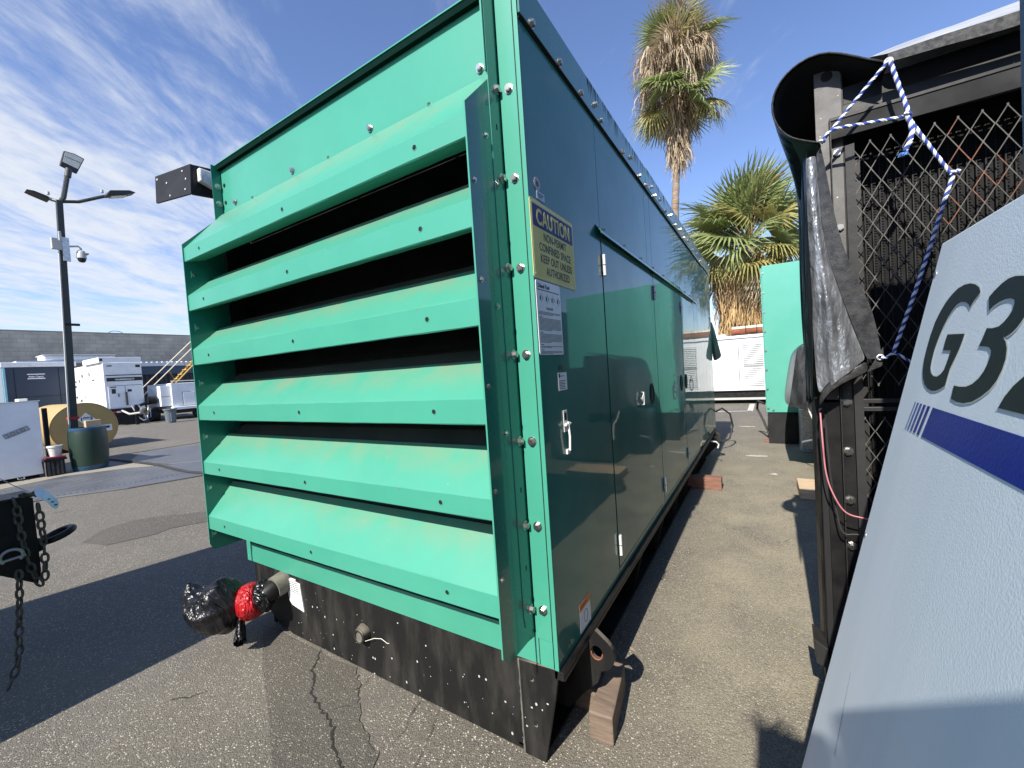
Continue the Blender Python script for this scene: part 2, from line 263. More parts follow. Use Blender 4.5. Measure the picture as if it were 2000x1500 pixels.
# ------------------------------------------------------------------ mesh helpers
W = {}                                           # world matrices by object
def link(o, parent=None, world=None):
    col.objects.link(o)
    mw = world if world is not None else Matrix.Identity(4)
    if parent is not None:
        o.parent = parent; o.matrix_parent_inverse = W[parent.as_pointer()].inverted()
    o.matrix_basis = mw; W[o.as_pointer()] = mw
    return o
def tag(o, label, cat, group=None):
    o['label'] = label; o['category'] = cat
    if group: o['group'] = group
    return o
def thing(name, label, cat, loc, group=None):
    o = bpy.data.objects.new(name, None); o.empty_display_size = .1
    link(o, None, Matrix.Translation(loc)); return tag(o, label, cat, group)
class MB:
    def __init__(s): s.v = []; s.f = []; s.mi = []; s.ms = []
    def _m(s, m):
        if m is None: return 0
        if m not in s.ms: s.ms.append(m)
        return s.ms.index(m)
    def add(s, vs, fs, m=None):
        k = len(s.v); s.v += [tuple(v) for v in vs]; s.f += [tuple(i+k for i in f) for f in fs]; s.mi += [s._m(m)]*len(fs); return s
    def box(s, x0, x1, y0, y1, z0, z1, m=None):
        if x0 > x1: x0, x1 = x1, x0
        if y0 > y1: y0, y1 = y1, y0
        if z0 > z1: z0, z1 = z1, z0
        return s.add([(x0, y0, z0), (x1, y0, z0), (x1, y1, z0), (x0, y1, z0), (x0, y0, z1), (x1, y0, z1), (x1, y1, z1), (x0, y1, z1)],
              [(0, 3, 2, 1), (4, 5, 6, 7), (0, 1, 5, 4), (1, 2, 6, 5), (2, 3, 7, 6), (3, 0, 4, 7)], m)
    def prism(s, pts, d, m=None):                # closed polygon pts (3D, planar) extruded by vector d
        n = len(pts); P = [Vector(p) for p in pts]; d = Vector(d)
        nn = sum(((P[i]-P[0]).cross(P[(i+1) % n]-P[0]) for i in range(1, n-1)), Vector())
        if nn.dot(d) > 0: P = P[::-1]
        vs = P+[p+d for p in P]
        return s.add(vs, [tuple(range(n)), tuple(range(2*n-1, n-1, -1))]+[(i, i+n, (i+1) % n+n, (i+1) % n) for i in range(n)], m)
    def tube(s, path, r, n=8, m=None, cap=True, closed=False):
        P = [Vector(p) for p in path]; k = len(P); rs = r if isinstance(r, (list, tuple)) else [r]*k
        up = Vector((0, 0, 1)); rings = []
        last = None
        for i, p in enumerate(P):
            if closed: t = (P[(i+1) % k]-P[i-1]).normalized()
            else: t = (P[min(i+1, k-1)]-P[max(i-1, 0)]).normalized()
            if last is None:
                a = t.cross(up if abs(t.z) < .95 else Vector((1, 0, 0))).normalized()
            else:
                a = (last - t*last.dot(t)).normalized()
            last = a; b = t.cross(a)
            rings.append([p+(a*math.cos(2*math.pi*j/n)+b*math.sin(2*math.pi*j/n))*rs[i] for j in range(n)])
        vs = [q for rg in rings for q in rg]; fs = []
        for i in range(k if closed else k-1):
            i2 = (i+1) % k
            for j in range(n): fs.append((i*n+j, i*n+(j+1) % n, i2*n+(j+1) % n, i2*n+j))
        if cap and not closed: fs += [tuple(range(n-1, -1, -1)), tuple((k-1)*n+j for j in range(n))]
        return s.add(vs, fs, m)
    def cyl(s, p0, p1, r0, r1=None, n=16, m=None): return s.tube([p0, p1], [r0, r0 if r1 is None else r1], n, m)
    def lathe(s, c, prof, n=24, m=None):         # prof: (r,z) about vertical axis at c
        vs = []; fs = []
        for r, z in prof: vs += [(c[0]+r*math.cos(2*math.pi*j/n), c[1]+r*math.sin(2*math.pi*j/n), c[2]+z) for j in range(n)]
        for i in range(len(prof)-1):
            for j in range(n): fs.append((i*n+j, i*n+(j+1) % n, (i+1)*n+(j+1) % n, (i+1)*n+j))
        return s.add(vs, fs, m)
    def sheet(s, rows, m=None):                  # grid of points
        a = len(rows); b = len(rows[0]); vs = [p for r_ in rows for p in r_]
        return s.add(vs, [(i*b+j, i*b+j+1, (i+1)*b+j+1, (i+1)*b+j) for i in range(a-1) for j in range(b-1)], m)
    def mesh(s, name):
        me = bpy.data.meshes.new(name); me.from_pydata(s.v, [], s.f)
        for m in s.ms: me.materials.append(m)
        me.polygons.foreach_set('material_index', s.mi); me.update(); return me
def smooth(me, ang=35):
    me.polygons.foreach_set('use_smooth', [True]*len(me.polygons))
    bm = bmesh.new(); bm.from_mesh(me)
    for e in bm.edges:
        if len(e.link_faces) == 2 and e.calc_face_angle(0) > R(ang): e.smooth = False
    bm.to_mesh(me); bm.free()
def put(name, mb, m, parent=None, bev=0, sm=False, solid=0, label=None, sub=0, world=None, stuff=False):
    if isinstance(mb, MB):
        if m is not None and not mb.ms: mb.ms.append(m)
        me = mb.mesh(name)
        if sm: smooth(me)
    else: me = mb
    o = bpy.data.objects.new(name, me); link(o, parent, world)
    if solid:
        q = o.modifiers.new('solid', 'SOLIDIFY'); q.thickness = solid; q.offset = 0
    if sub:
        q = o.modifiers.new('sub', 'SUBSURF'); q.levels = sub; q.render_levels = sub
    if bev:
        q = o.modifiers.new('bevel', 'BEVEL'); q.width = bev; q.segments = 2; q.limit_method = 'ANGLE'; q.angle_limit = R(40); q.harden_normals = False
    if label: o['label'] = label
    if stuff: o['kind'] = 'stuff'
    return o
def B(x0, x1, y0, y1, z0, z1): return MB().box(x0, x1, y0, y1, z0, z1)
def structure(o): o['kind'] = 'structure'; return o
TX = {}
def text(parent, s, org, right, up, size, m, name='lettering', depth=.0006, sx=1., shear=0., bold=0., align='LEFT', sp=1.):
    cu = bpy.data.curves.new('t', 'FONT'); cu.body = s; cu.size = size; cu.extrude = depth; cu.shear = shear; cu.offset = bold; cu.align_x = align; cu.space_character = sp
    ob = bpy.data.objects.new('t', cu); me = bpy.data.meshes.new_from_object(ob); bpy.data.objects.remove(ob); bpy.data.curves.remove(cu)
    r = Vector(right).normalized(); u = Vector(up).normalized(); n = r.cross(u)
    mt = Matrix(((r.x*sx, u.x, n.x, org[0]), (r.y*sx, u.y, n.y, org[1]), (r.z*sx, u.z, n.z, org[2]), (0, 0, 0, 1)))
    me.transform(mt); me.materials.clear(); me.materials.append(m)
    return put(name, me, None, parent)
YR = (0, 1, 0); ZU = (0, 0, 1)
# ------------------------------------------------------------------ ground
g = MB().add([(-400, -60, 0), (200, -60, 0), (200, 400, 0), (-400, 400, 0)], [(0, 1, 2, 3)])
ground = structure(put('ground', g, ASPH))
def rag(P):
    random.seed(8); o_ = []
    for i, (a, b) in enumerate(zip(P, P[1:]+P[:1])):
        for k in range(8):
            t = k/8; am = .002 if i < 4 else .014
            o_.append((a[0]+(b[0]-a[0])*t+random.uniform(-am, am), a[1]+(b[1]-a[1])*t+random.uniform(-am, am)))
    return o_
def slab(name, pts, z, m, th=.0):
    mb = MB(); mb.prism([(x, y, z) for x, y in pts], (0, 0, -max(th, .0005)), m); return mb
structure(put('asphalt_patch', slab('p', rag([(-2.74, 1.29), (-2.45, 1.13), (-2.36, 1.087), (-1.978, .918), (-1.60, .74), (-1.22, .86), (-1.38, 1.03), (-1.62, 1.12), (-1.75, 1.24), (-1.86, 1.30)]), .004, ASPH2), None))
structure(put('asphalt_stain', slab('p', [(-6.12, 1.21), (-6.444, 1.443), (-6.5, 1.7), (-6.396, 1.887), (-5.945, 2.246), (-5.5, 2.6), (-5.3, 2.5), (-5.489, 2.064), (-5.65, 1.8), (-5.594, 1.635), (-5.725, 1.3)], .004, ASPH2), None))
def crack(pts, wd, seed):
    random.seed(seed); P = []
    for a, b in zip(pts, pts[1:]):
        for k in range(6):
            t = k/6; P.append(Vector((a[0]+(b[0]-a[0])*t, a[1]+(b[1]-a[1])*t, 0)) + Vector((random.uniform(-1, 1), random.uniform(-1, 1), 0))*.008*min(1, wd/.004))
    P.append(Vector((*pts[-1], 0))); vs = []; fs = []
    for i, p in enumerate(P):
        t = (P[min(i+1, len(P)-1)]-P[max(i-1, 0)]).normalized(); n = Vector((-t.y, t.x, 0))
        ww = wd*random.uniform(.25, 1.15)*(min(1, i/4+.2))*(min(1, (len(P)-i)/5))
        vs += [(*(p+n*ww)[:2], .0062), (*(p-n*ww)[:2], .0062)]
        if i: fs.append((2*i-2, 2*i-1, 2*i+1, 2*i))
    return MB().add(vs, fs)
CR = [([(-2.185, 1.318), (-2.12, 1.25), (-2.072, 1.19), (-1.965, 1.127), (-1.917, 1.08), (-1.802, 1.055), (-1.694, 1.033), (-1.632, 1.007), (-1.574, .957), (-1.51, .94), (-1.457, .92), (-1.38, .86), (-1.3, .84)], .0062),
      ([(-1.751, 1.31), (-1.732, 1.226), (-1.76, 1.19)], .0015), ([(-1.413, 1.3), (-1.394, 1.217), (-1.352, 1.152), (-1.36, 1.1)], .0018), ([(-1.3, 1.3), (-1.25, 1.2), (-1.2, 1.05), (-1.22, .95)], .0014),
      ([(-2.54, .72), (-2.50, .765), (-2.454, .80), (-2.42, .86)], .003), ([(-1.77, 1.05), (-1.7, 1.12), (-1.62, 1.14)], .0013), ([(-1.0, 1.29), (-.95, 1.18), (-.98, 1.05)], .0012)]
for i, (pts, wd) in enumerate(CR): structure(put('pavement_crack', crack(pts, wd, i+3), CRACK))
# road plates, cable and tan concrete strip at the left
structure(put('steel_road_plate', slab('p', [(-9.317, 1.566), (-8.767, 2.304), (-8.451, 3.205), (-8.3, 3.9), (-10.06, 3.838), (-10.527, 3.388), (-11.125, 2.954), (-11.628, 2.15), (-11.3, 1.6), (-11.0, .9), (-9.6, .7)], .022, PLATE, .02), None, bev=.004))
structure(put('steel_road_plate', slab('p', [(-10.1, 3.9), (-8.3, 3.95), (-8.0, 6.4), (-12.9, 6.0), (-13.6, 3.9), (-12.3, 3.32), (-10.6, 3.46)], .024, PLATE, .02), None, bev=.004))
structure(put('concrete_strip', slab('p', [(-11.25, .6), (-11.75, 2.15), (-11.2, 3.0), (-10.75, 3.3), (-13.2, 3.25), (-14.4, 2.5), (-14.6, -1)], .004, CSLAB), None))
ribs = MB()
for k in range(34):
    t = k/33; x = -9.35-t*.0; y = .9+t*2.2
    ribs.box(-11.0-.25*(t)+ (0 if t < .5 else (t-.5)*1.0), -9.55+ .55*t, y, y+.022, .0222, .0275)
structure(put('road_plate_ribs', ribs, PLATE))
cb_ = MB().tube([(-13.6, 3.15, .03), (-13.0, 3.202, .03), (-12.384, 3.22, .035), (-11.8, 3.27, .03), (-11.179, 3.298, .035), (-10.3, 3.27, .04), (-9.654, 3.216, .045), (-8.942, 3.198, .04), (-8.3, 3.3, .035)], .022, 6)
tag(put('power_cable', cb_, RUBBER, sm=True), 'black cable lying across the steel road plates', 'cable')
# parking lines in the aisle
structure(put('parking_line', slab('p', [(-3.2, 11.9), (-.33, 12.3), (-.33, 12.4), (-3.2, 12.0)], .004, LINE), None))
structure(put('parking_line', slab('p', [(-.43, 12.3), (-.30, 12.3), (-.28, 14.1), (-.41, 14.1)], .004, LINE), None))
for (x, y, a, l_) in ((-.15, 6.9, .1, .28), (.12, 9.2, .1, .3), (-.35, 9.7, .0, .3), (.05, 5.9, .5, .08)):
    c, s = math.cos(a), math.sin(a)
    q = [(x+dx*c-dy*s, y+dx*s+dy*c) for dx, dy in ((-l_/2, -.015), (0, -.04), (l_/2, -.02), (l_/2, .03), (-.02, .04), (-l_/2, .02))]
    structure(put('paint_scrap', slab('p', q, .004, LINE), None))

# ------------------------------------------------------------------ far buildings
wh = thing('warehouse', 'long grey concrete block warehouse rising behind the white roofed shed', 'building', (-64, 25, 0))
put('wall', B(-72, -60, -60, 90, 0, 8.25), BLOCKW, wh)
put('parapet_cap', B(-72.1, -59.95, -60.1, 90.1, 8.25, 8.36), mat('coping', (.25, .25, .24), rough=.8), wh)
tv = MB().tube([(-61, 16.3+.62*math.cos(a*.26), 8.36+.32*math.sin(a*.26)) for a in range(13)], .03, 5)
put('roof_vent', tv, DARKG, wh)
sh = thing('shed', 'low dark ribbed shed with white roof edge and slate blue fascia', 'building', (-44, 14, 0))
put('wall', B(-52, -42.2, -20, 40, 0, 3.1), LOWW, sh)
rb = MB()
for k in range(int(38/.3)):
    y = 2+k*.3; rb.box(-42.2, -42.12, y, y+.1, 0, 3.05)
put('cladding_ribs', rb, LOWW, sh, stuff=True)
put('fascia', B(-42.19, -42.0, -20, 40, 3.05, 3.7), BLUES, sh)
put('roof', B(-52, -41.85, -20.1, 40.1, 3.7, 4.0), ROOFW, sh)
sc_ = MB()
for k in range(90): sc_.box(-42.2, -41.84, 2+k*.33, 2.22+k*.33, 4.0, 4.06)
put('roof_ribs', sc_, ROOFW, sh, stuff=True)
put('roof_duct', B(-39.9, -38.3, 6.75, 10.1, 4.0, 4.33), ROOFW, sh, bev=.08)
put('roof_duct_cap', B(-40.0, -38.2, 6.7, 10.12, 4.33, 4.37), ROOFW, sh, bev=.01)
put('duct_deck', B(-42, -38.1, 5.6, 10.8, 3.82, 3.99), ROOFW, sh)

# ------------------------------------------------------------------ navy compressor
cp = thing('compressor', 'navy blue container compressor with a pale blue corner and white logo', 'compressor', (-34, 5.5, 0))
put('base_frame', B(-36.5, -33.02, 4.4, 6.9, .3, 1.0), BLACK, cp)
put('body', B(-36.5, -33.0, 4.42, 6.9, 1.0, 3.33), NAVY, cp, bev=.02)
put('corner_post', B(-33.1, -32.96, 4.36, 4.44, 1.0, 3.34), CYANP, cp)
put('side_panel', B(-36.5, -33.1, 4.34, 4.41, 1.0, 3.33), mat('slate_side', (.22, .27, .32), rough=.5), cp)
put('roof', B(-36.6, -32.9, 4.3, 7.0, 3.33, 3.58), ROOFW, cp, bev=.02)
for y in (4.72, 6.3): put('panel_joint', B(-33.0, -32.985, y, y+.02, 1.1, 3.25), BLACKM, cp)
put('panel_joint', B(-33.0, -32.985, 4.5, 6.8, 1.75, 1.77), BLACKM, cp)
for z in (2.92, 2.69): put('logo_bar', B(-33.0, -32.975, 5.17, 5.80, z, z+.045), WHITE, cp)
text(cp, 'Atlas Copco', (-32.97, 5.2, 2.775), YR, ZU, .13, WHITE, 'logo_lettering', shear=.25, sx=.82, bold=.003)

# ------------------------------------------------------------------ white trailer generator
tg = thing('generator_trailer', 'large white generator trailer with a black name band on its front', 'generator', (-30, 7.5, 0), 'white trailer generators by the shed')
X0 = -27.65
put('body', B(-33.6, X0, 6.78, 8.26, .86, 3.18), WHITE, tg, bev=.02)
put('roof_box', B(-30.2, X0-.02, 6.66, 8.28, 3.185, 3.44), WHITE, tg, bev=.01)
put('roof_vent', B(-27.9, X0-.01, 6.70, 6.80, 3.26, 3.38), DARKG, tg)
put('front_frame', B(X0, X0+.03, 6.86, 8.24, 2.52, 2.56), DARKG, tg)
put('name_band', B(X0, X0+.02, 6.88, 8.24, 2.24, 2.42), INK, tg)
text(tg, 'WHISPERWATT', (X0+.022, 7.56, 2.285), YR, ZU, .10, WHITE, 'name_lettering', bold=.004, align='CENTER', sx=1.05)
text(tg, '6405', (X0+.012, 6.92, 2.98), YR, ZU, .10, INK, 'unit_number', bold=.003)
put('badge', B(X0, X0+.012, 8.02, 8.2, 2.92, 3.05), INK, tg)
for (y0, y1) in ((6.9, 7.53), (7.55, 8.22)):
    d = put('door', B(X0, X0+.02, y0, y1, 1.2, 2.0), WHITE, tg, bev=.006)
put('door_gap', B(X0, X0+.012, 7.531, 7.549, 1.2, 2.0), BLACKM, tg)
put('door_gap', B(X0, X0+.012, 6.9, 8.22, 2.005, 2.02), BLACKM, tg)
put('lower_panel', B(X0, X0+.015, 6.9, 8.22, .9, 1.18), WHITE, tg, bev=.005)
put('window', B(X0+.02, X0+.03, 7.02, 7.17, 1.62, 1.86), DARKG, tg)
put('sticker', B(X0+.02, X0+.03, 6.98, 7.2, 1.92, 1.97), INK, tg)
put('sticker', B(X0+.02, X0+.03, 7.62, 7.78, 1.68, 1.8), INK, tg)
put('handle', B(X0+.02, X0+.06, 7.25, 7.28, 1.45, 1.62), DARKG, tg)
put('exhaust_pipe', MB().cyl((X0+.06, 7.55, 1.0), (X0+.06, 7.55, 1.68), .045, n=10), DARKG, tg, sm=True)
put('chassis', B(-33.6, -27.5, 6.85, 8.15, .55, .85), BLACK, tg)
put('skirt', B(-27.62, -27.5, 6.7, 8.1, .05, .54), BLACKM, tg)
put('hazard_strip', B(-27.49, -27.47, 6.9, 7.45, .66, .74), RED, tg)
put('hazard_strip', B(-27.489, -27.465, 7.1, 7.24, .662, .738), WHITE, tg)
for y in (6.9, 8.0):
    for x in (-31.6, -30.6): put('wheel', MB().cyl((x, y-.1, .35), (x, y+.15, .35), .35, n=20), TIRE, tg, sm=True)
random.seed(4)
for k in range(16):
    x = random.uniform(-32.6, -28.4); z = random.choice((1.3, 1.5, 1.75, 2.1, 2.35, 2.6)); ww = random.uniform(.06, .3)
    put('side_fitting', B(x, x+ww, 6.765, 6.782, z, z+random.uniform(.05, .2)), random.choice((DARKG, GREYL, GREYL)), tg)
put('drawbar', MB().tube([(-27.5, 7.3, .75), (-27.2, 7.5, .55), (-26.6, 7.75, .6)], .05, 6), GREYL, tg)
put('jack_stand', B(-26.95, -26.85, 7.62, 7.74, .0, 1.0), BLACK, tg)
put('hitch_hose', MB().tube([(-27.2, 7.6, .95), (-26.9, 7.75, .35), (-26.8, 7.9, .18), (-26.8, 8.05, .25), (-26.9, 8.15, .8), (-27.1, 8.2, .9)], .03, 6), GALVC, tg, sm=True)
put('hitch_hose', MB().tube([(-27.1, 7.85, .95), (-26.85, 8.0, .3), (-26.85, 8.2, .3), (-27, 8.25, .75)], .025, 6), GALVC, tg, sm=True)
put('coupling', MB().cyl((-27, 7.85, .55), (-26.7, 7.9, .85), .09, n=10), GALV, tg)

# second white trailer at right
t2 = thing('generator_trailer', 'smaller white generator trailer half hidden by the green louvers', 'generator', (-28, 10, 0), 'white trailer generators by the shed')
put('body', B(-30.4, -27.1, 9.24, 11.6, .72, 1.98), WHITE, t2, bev=.02)
put('side_cabinet', B(-28.8, -27.2, 8.80, 9.239, .78, 1.86), WHITE, t2, bev=.01)
put('cabinet_joint', B(-27.2, -27.19, 8.82, 9.2, 1.28, 1.3), DARKG, t2)
put('door_panel', B(-27.1, -27.07, 9.7, 10.28, .72, 1.5), GREYL, t2, bev=.01)
put('door_leaf', B(-27.1, -27.04, 9.74, 10.26, .76, 1.46), WHITE, t2, bev=.01)
put('corner_trim', B(-27.15, -27.05, 9.24, 9.52, .72, 1.985), WHITE, t2)
put('fender', B(-28.5, -26.9, 9.2, 11.2, .55, .71), WHITE, t2, bev=.03)
put('chassis', B(-30.4, -27.1, 9.4, 11.2, .35, .55), BLACK, t2)
put('roof_rail', MB().tube([(-27.2, 9.3, 2.1), (-27.2, 11.6, 2.08)], .03, 6), GREYL, t2)
for x in (-28.2,): put('wheel', MB().cyl((x, 8.6, .33), (x, 8.95, .33), .33, n=20), TIRE, t2, sm=True)
put('wheel', MB().cyl((-27.4, 10.5, .3), (-27.1, 10.5, .3), .3, n=20), TIRE, t2, sm=True)
put('air_filter', MB().cyl((-27.6, 8.35, 1.15), (-27.6, 8.7, 1.15), .2, n=14), BLACK, t2, sm=True)
put('hose', MB().tube([(-27.6, 8.0, .9), (-27.6, 8.2, 1.0), (-27.6, 8.5, 1.02)], .07, 8), BLACK, t2, sm=True)

# yellow stair with handrails
st = thing('roof_stair', 'yellow ship ladder with long cream handrails in front of the shed', 'ladder', (-33, 11, 0))
for dz, dx in ((0, 0), (0, -.7)):
    put('handrail', MB().tube([(-33+dx, 9.2-.25*(dx != 0), .75), (-33+dx, 9.95-.25*(dx != 0), 1.55), (-33+dx, 13.6-.25*(dx != 0), 5.45)], .03, 6), CREAMP, st)
    put('stringer', MB().tube([(-33+dx, 9.6, .0), (-33+dx, 13.9, 4.7)], .06, 4), YEL, st)
for k in range(15):
    t = (k+1)/16; put('tread', B(-33.7, -33, 9.6+4.3*t-.1, 9.6+4.3*t+.12, 4.7*t, 4.7*t+.05), YEL, st)
for t in (.45, .62): put('baluster', MB().tube([(-33, 9.6+4.3*t, 4.7*t), (-33, 9.3+4.3*t, 4.7*t+.85)], .025, 5), YEL, st)

# bin
bn = thing('rubbish_bin', 'grey plastic rubbish bin standing by the white trailers', 'bin', (-25.08, 8.43, 0))
put('body', MB().lathe((-25.08, 8.43, 0), [(0, .0), (.19, .0), (.2, .02), (.245, .66), (.25, .67), (.23, .67), (.19, .1), (0, .1)], 20), BINM, bn, sm=True)
put('rim', MB().lathe((-25.08, 8.43, 0), [(.24, .64), (.28, .64), (.285, .70), (.24, .70), (.24, .64)], 20), BINM, bn, sm=True)
put('panel', B(-24.88, -24.83, 8.36, 8.52, .08, .5), BINM, bn, bev=.01)

# ------------------------------------------------------------------ light pole
lp = thing('light_pole', 'tall dark square light pole with three lamp heads and cameras', 'lamp post', (-14, 2.9, 0))
put('shaft', MB().add([(-14+sx*.066, 2.81+sy*.066, 0) for sx, sy in ((-1, -1), (1, -1), (1, 1), (-1, 1))]+[(-14+sx*.054, 2.98+sy*.054, 6.18) for sx, sy in ((-1, -1), (1, -1), (1, 1), (-1, 1))], [(3, 2, 1, 0), (4, 5, 6, 7), (0, 1, 5, 4), (1, 2, 6, 5), (2, 3, 7, 6), (3, 0, 4, 7)]), POLE, lp, bev=.008)
put('conduit', MB().tube([(-13.93, 2.715, 0), (-13.93, 2.885, 5.2)], .015, 6), GREYL, lp)
put('mast', MB().tube([(-14, 3.0, 6.16), (-14, 3.06, 6.28), (-14, 3.19, 6.98)], .048, 8), POLE, lp)
put('collar', MB().cyl((-14, 3.165, 6.8), (-14, 3.2, 7.0), .06), POLE, lp)
def quadbox(P, d): return MB().prism(P, d)
hd = put('lamp_head', MB().prism([(-14.02, 3.05, 7.03), (-14.02, 3.33, 6.93), (-14.02, 3.5, 7.36), (-14.02, 3.33, 7.42), (-14.02, 3.15, 7.42)], (-.09, .01, .03)), DARKG, lp, bev=.02)
put('lens', MB().prism([(-14.005, 3.11, 7.14), (-14.005, 3.36, 7.06), (-14.005, 3.47, 7.335), (-14.005, 3.32, 7.395), (-14.005, 3.17, 7.395)], (-.012, 0, 0)), LENS, hd)
led = MB()
for k in range(10): led.box(-14.003, -13.995, 3.16+k*.028, 3.175+k*.028, 7.27-k*.0055, 7.285-k*.0055)
put('led_row', led, INK, hd)
put('arm', MB().tube([(-14, 2.97, 6.16), (-13.95, 3.3, 6.24), (-13.9, 3.75, 6.5), (-13.9, 3.9, 6.56)], .038, 8), POLE, lp)
put('lamp_head', MB().prism([(-13.98, 3.74, 6.47), (-13.98, 4.15, 6.62), (-13.98, 4.33, 6.73), (-13.98, 4.2, 6.745), (-13.98, 3.82, 6.62)], (.3, .0, .0)), DARKG, lp, bev=.015)
put('lens', MB().prism([(-13.95, 3.85, 6.5), (-13.95, 4.15, 6.61), (-13.95, 4.15, 6.600), (-13.95, 3.86, 6.485)], (.22, 0, 0)), LENS, lp)
put('arm', MB().tube([(-14, 2.97, 6.16), (-14.1, 2.9, 6.2), (-14.2, 2.75, 6.27)], .036, 8), POLE, lp)
put('lamp_head', MB().prism([(-14.1, 2.86, 6.2), (-14.1, 2.58, 6.29), (-14.1, 2.5, 6.325), (-14.1, 2.62, 6.33), (-14.1, 2.84, 6.27)], (-.3, 0, 0)), DARKG, lp, bev=.012)
for p in ((-13.95, 3.74, 6.6), (-14.1, 2.83, 6.3)): put('photocell', MB().cyl(p, (p[0], p[1], p[2]+.07), .03, n=10), GREYL, lp)
put('junction_box', B(-13.98, -13.88, 2.76, 2.93, 5.0, 5.26), GREYL, lp, bev=.01)
put('antenna', B(-13.9, -13.85, 2.88, 2.93, 5.2, 5.42), GREYL, lp, bev=.012)
put('bracket', B(-13.93, -13.88, 2.93, 3.05, 4.75, 5.3), GALV, lp)
cm = put('camera_arm', MB().tube([(-13.92, 3.0, 5.1), (-13.9, 3.2, 5.14), (-13.9, 3.24, 5.1), (-13.9, 3.24, 5.02)], .022, 8), GREYL, lp, sm=True)
put('camera_housing', MB().lathe((-13.9, 3.24, 4.86), [(0, .18), (.06, .18), (.085, .13), (.09, 0), (.08, 0), (0, 0)], 16), GREYL, lp, sm=True)
put('sunshade', B(-13.98, -13.82, 3.26, 3.36, 4.97, 4.99), GREYL, lp)
put('camera_dome', MB().lathe((-13.9, 3.24, 4.86), [(.075, 0), (.075, -.04), (.05, -.085), (0, -.1)], 16), BLACKP, lp, sm=True)
put('side_light', MB().cyl((-13.95, 2.86, 3.26), (-13.95, 3.1, 3.26), .03, n=8), BLACK, lp)
put('red_band', B(-14.08, -13.92, 2.74, 2.92, 1.02, 1.075), RED, lp)

# tan tank behind the pole
tk = thing('fuel_tank', 'tan cylindrical tank on its side with a diamond placard', 'tank', (-17, 3.5, 0))
put('shell', MB().cyl((-19.5, 3.52, .68), (-16.3, 3.52, .68), .68, n=48), TANKY, tk, sm=True, bev=.02)
put('rim', MB().tube([(-16.31, 3.52+.68*math.cos(a*math.pi/24), .68+.68*math.sin(a*math.pi/24)) for a in range(48)], .018, 6, closed=True), TANKY, tk, sm=True)
put('placard', MB().prism([(-16.285, 3.38, .9), (-16.285, 3.56, 1.08), (-16.285, 3.75, .89), (-16.285, 3.57, .7)], (-.006, 0, 0)), WHITE_D, tk)
text(tk, '1993', (-16.282, 3.425, .865), YR, ZU, .145, INK, 'placard_number', bold=.004, sx=.9)
put('data_plate', B(-16.3, -16.285, 3.83, 4.07, .52, .7), WHITE_D, tk)
put('data_mark', B(-16.285, -16.278, 3.93, 4.02, .6, .66), INK, tk)
for y in (3.2, 3.84): put('cradle', B(-16.9, -16.7, y-.12, y+.12, 0, .12), BLACK, tk)

# barrel, wood on it, bucket on crate, sold box, post
br = thing('barrel', 'dark green plastic barrel with blue ends in front of the pole', 'barrel', (-12.2, 2.66, 0))
put('shell', MB().lathe((-12.2, 2.66, 0), [(.262, .03), (.275, .06), (.285, .15), (.295, .3), (.3, .45), (.3, .6), (.295, .75), (.285, .83), (.283, .84)], 32), BARG, br, sm=True)
put('base', MB().lathe((-12.2, 2.66, 0), [(0, 0), (.255, 0), (.266, .015), (.277, .07), (.283, .1), (.26, .1)], 32), BARB, br, sm=True)
put('rim', MB().lathe((-12.2, 2.66, 0), [(.284, .83), (.287, .84), (.283, .885), (.27, .89), (.262, .85), (0, .85)], 32), BARB, br, sm=True)
tag(put('wood_block', B(-12.12, -11.98, 2.60, 2.83, .892, 1.03), WOODP, bev=.004), 'short pale timber offcut lying on top of the green barrel', 'wood block', 'loose wood blocks')
ck = thing('crate', 'black milk crate with maroon lid under the white bucket', 'crate', (-12.2, 2.13, 0))
put('shell', MB().lathe((-12.2, 2.13, 0), [(0, 0), (.13, 0), (.15, .3), (.155, .3), (.135, .01)], 4), BLACK, ck)
put('body', B(-12.33, -12.07, 2.0, 2.27, 0.005, .3), mat('smoky_plastic', (.06, .055, .06), (.16, .15, .15), rough=.3, nscale=14), ck, bev=.02)
for k in range(5): put('slat', B(-12.065, -12.05, 2.0+k*.06, 2.02+k*.06, .02, .3), BLACK, ck)
put('top_rim', B(-12.36, -12.04, 1.98, 2.3, .3, .345), BLACK, ck, bev=.01)
put('lid', B(-12.34, -12.05, 2.0, 2.29, .345, .38), MAROON, ck, bev=.012)
bk = thing('bucket', 'white plastic bucket with lid standing on the black crate', 'bucket', (-12.2, 2.17, .38))
put('body', MB().lathe((-12.2, 2.17, .381), [(0, 0), (.085, 0), (.105, .17), (.11, .19)], 24), WHITE2, bk, sm=True)
put('lid', MB().lathe((-12.2, 2.17, .381), [(.108, .175), (.12, .18), (.12, .21), (.105, .215), (.1, .205), (0, .205)], 24), WHITE2, bk, sm=True)
sb = thing('white_cabinet', 'white steel cabinet with a SOLD sticker at the left edge', 'cabinet', (-13, 1, 0))
put('body', B(-14.2, -12.2, -.6, 2.02, .07, 1.5), WHITE, sb, bev=.012)
put('lid_edge', B(-14.22, -12.18, -.62, 2.035, 1.5, 1.52), WHITE, sb)
put('skid', B(-14.1, -12.3, -.5, 1.95, 0, .07), BLACKM, sb)
put('handle', MB().tube([(-12.19, 1.65, .07), (-12.12, 1.65, .045), (-12.12, 1.73, .045), (-12.19, 1.73, .07)], .008, 6), GALV, sb)
a = math.atan2(.13, .3)
ca, sa = math.cos(a), math.sin(a)
def rp(u, v): return (-12.193, 1.70+u*ca-v*sa, .935+u*sa+v*ca)
put('sticker', MB().prism([rp(-.17, -.045), rp(.17, -.045), rp(.17, .045), rp(-.17, .045)], (-.004, 0, 0)), mat('sold_grey', (.42, .44, .44), rough=.5), sb)
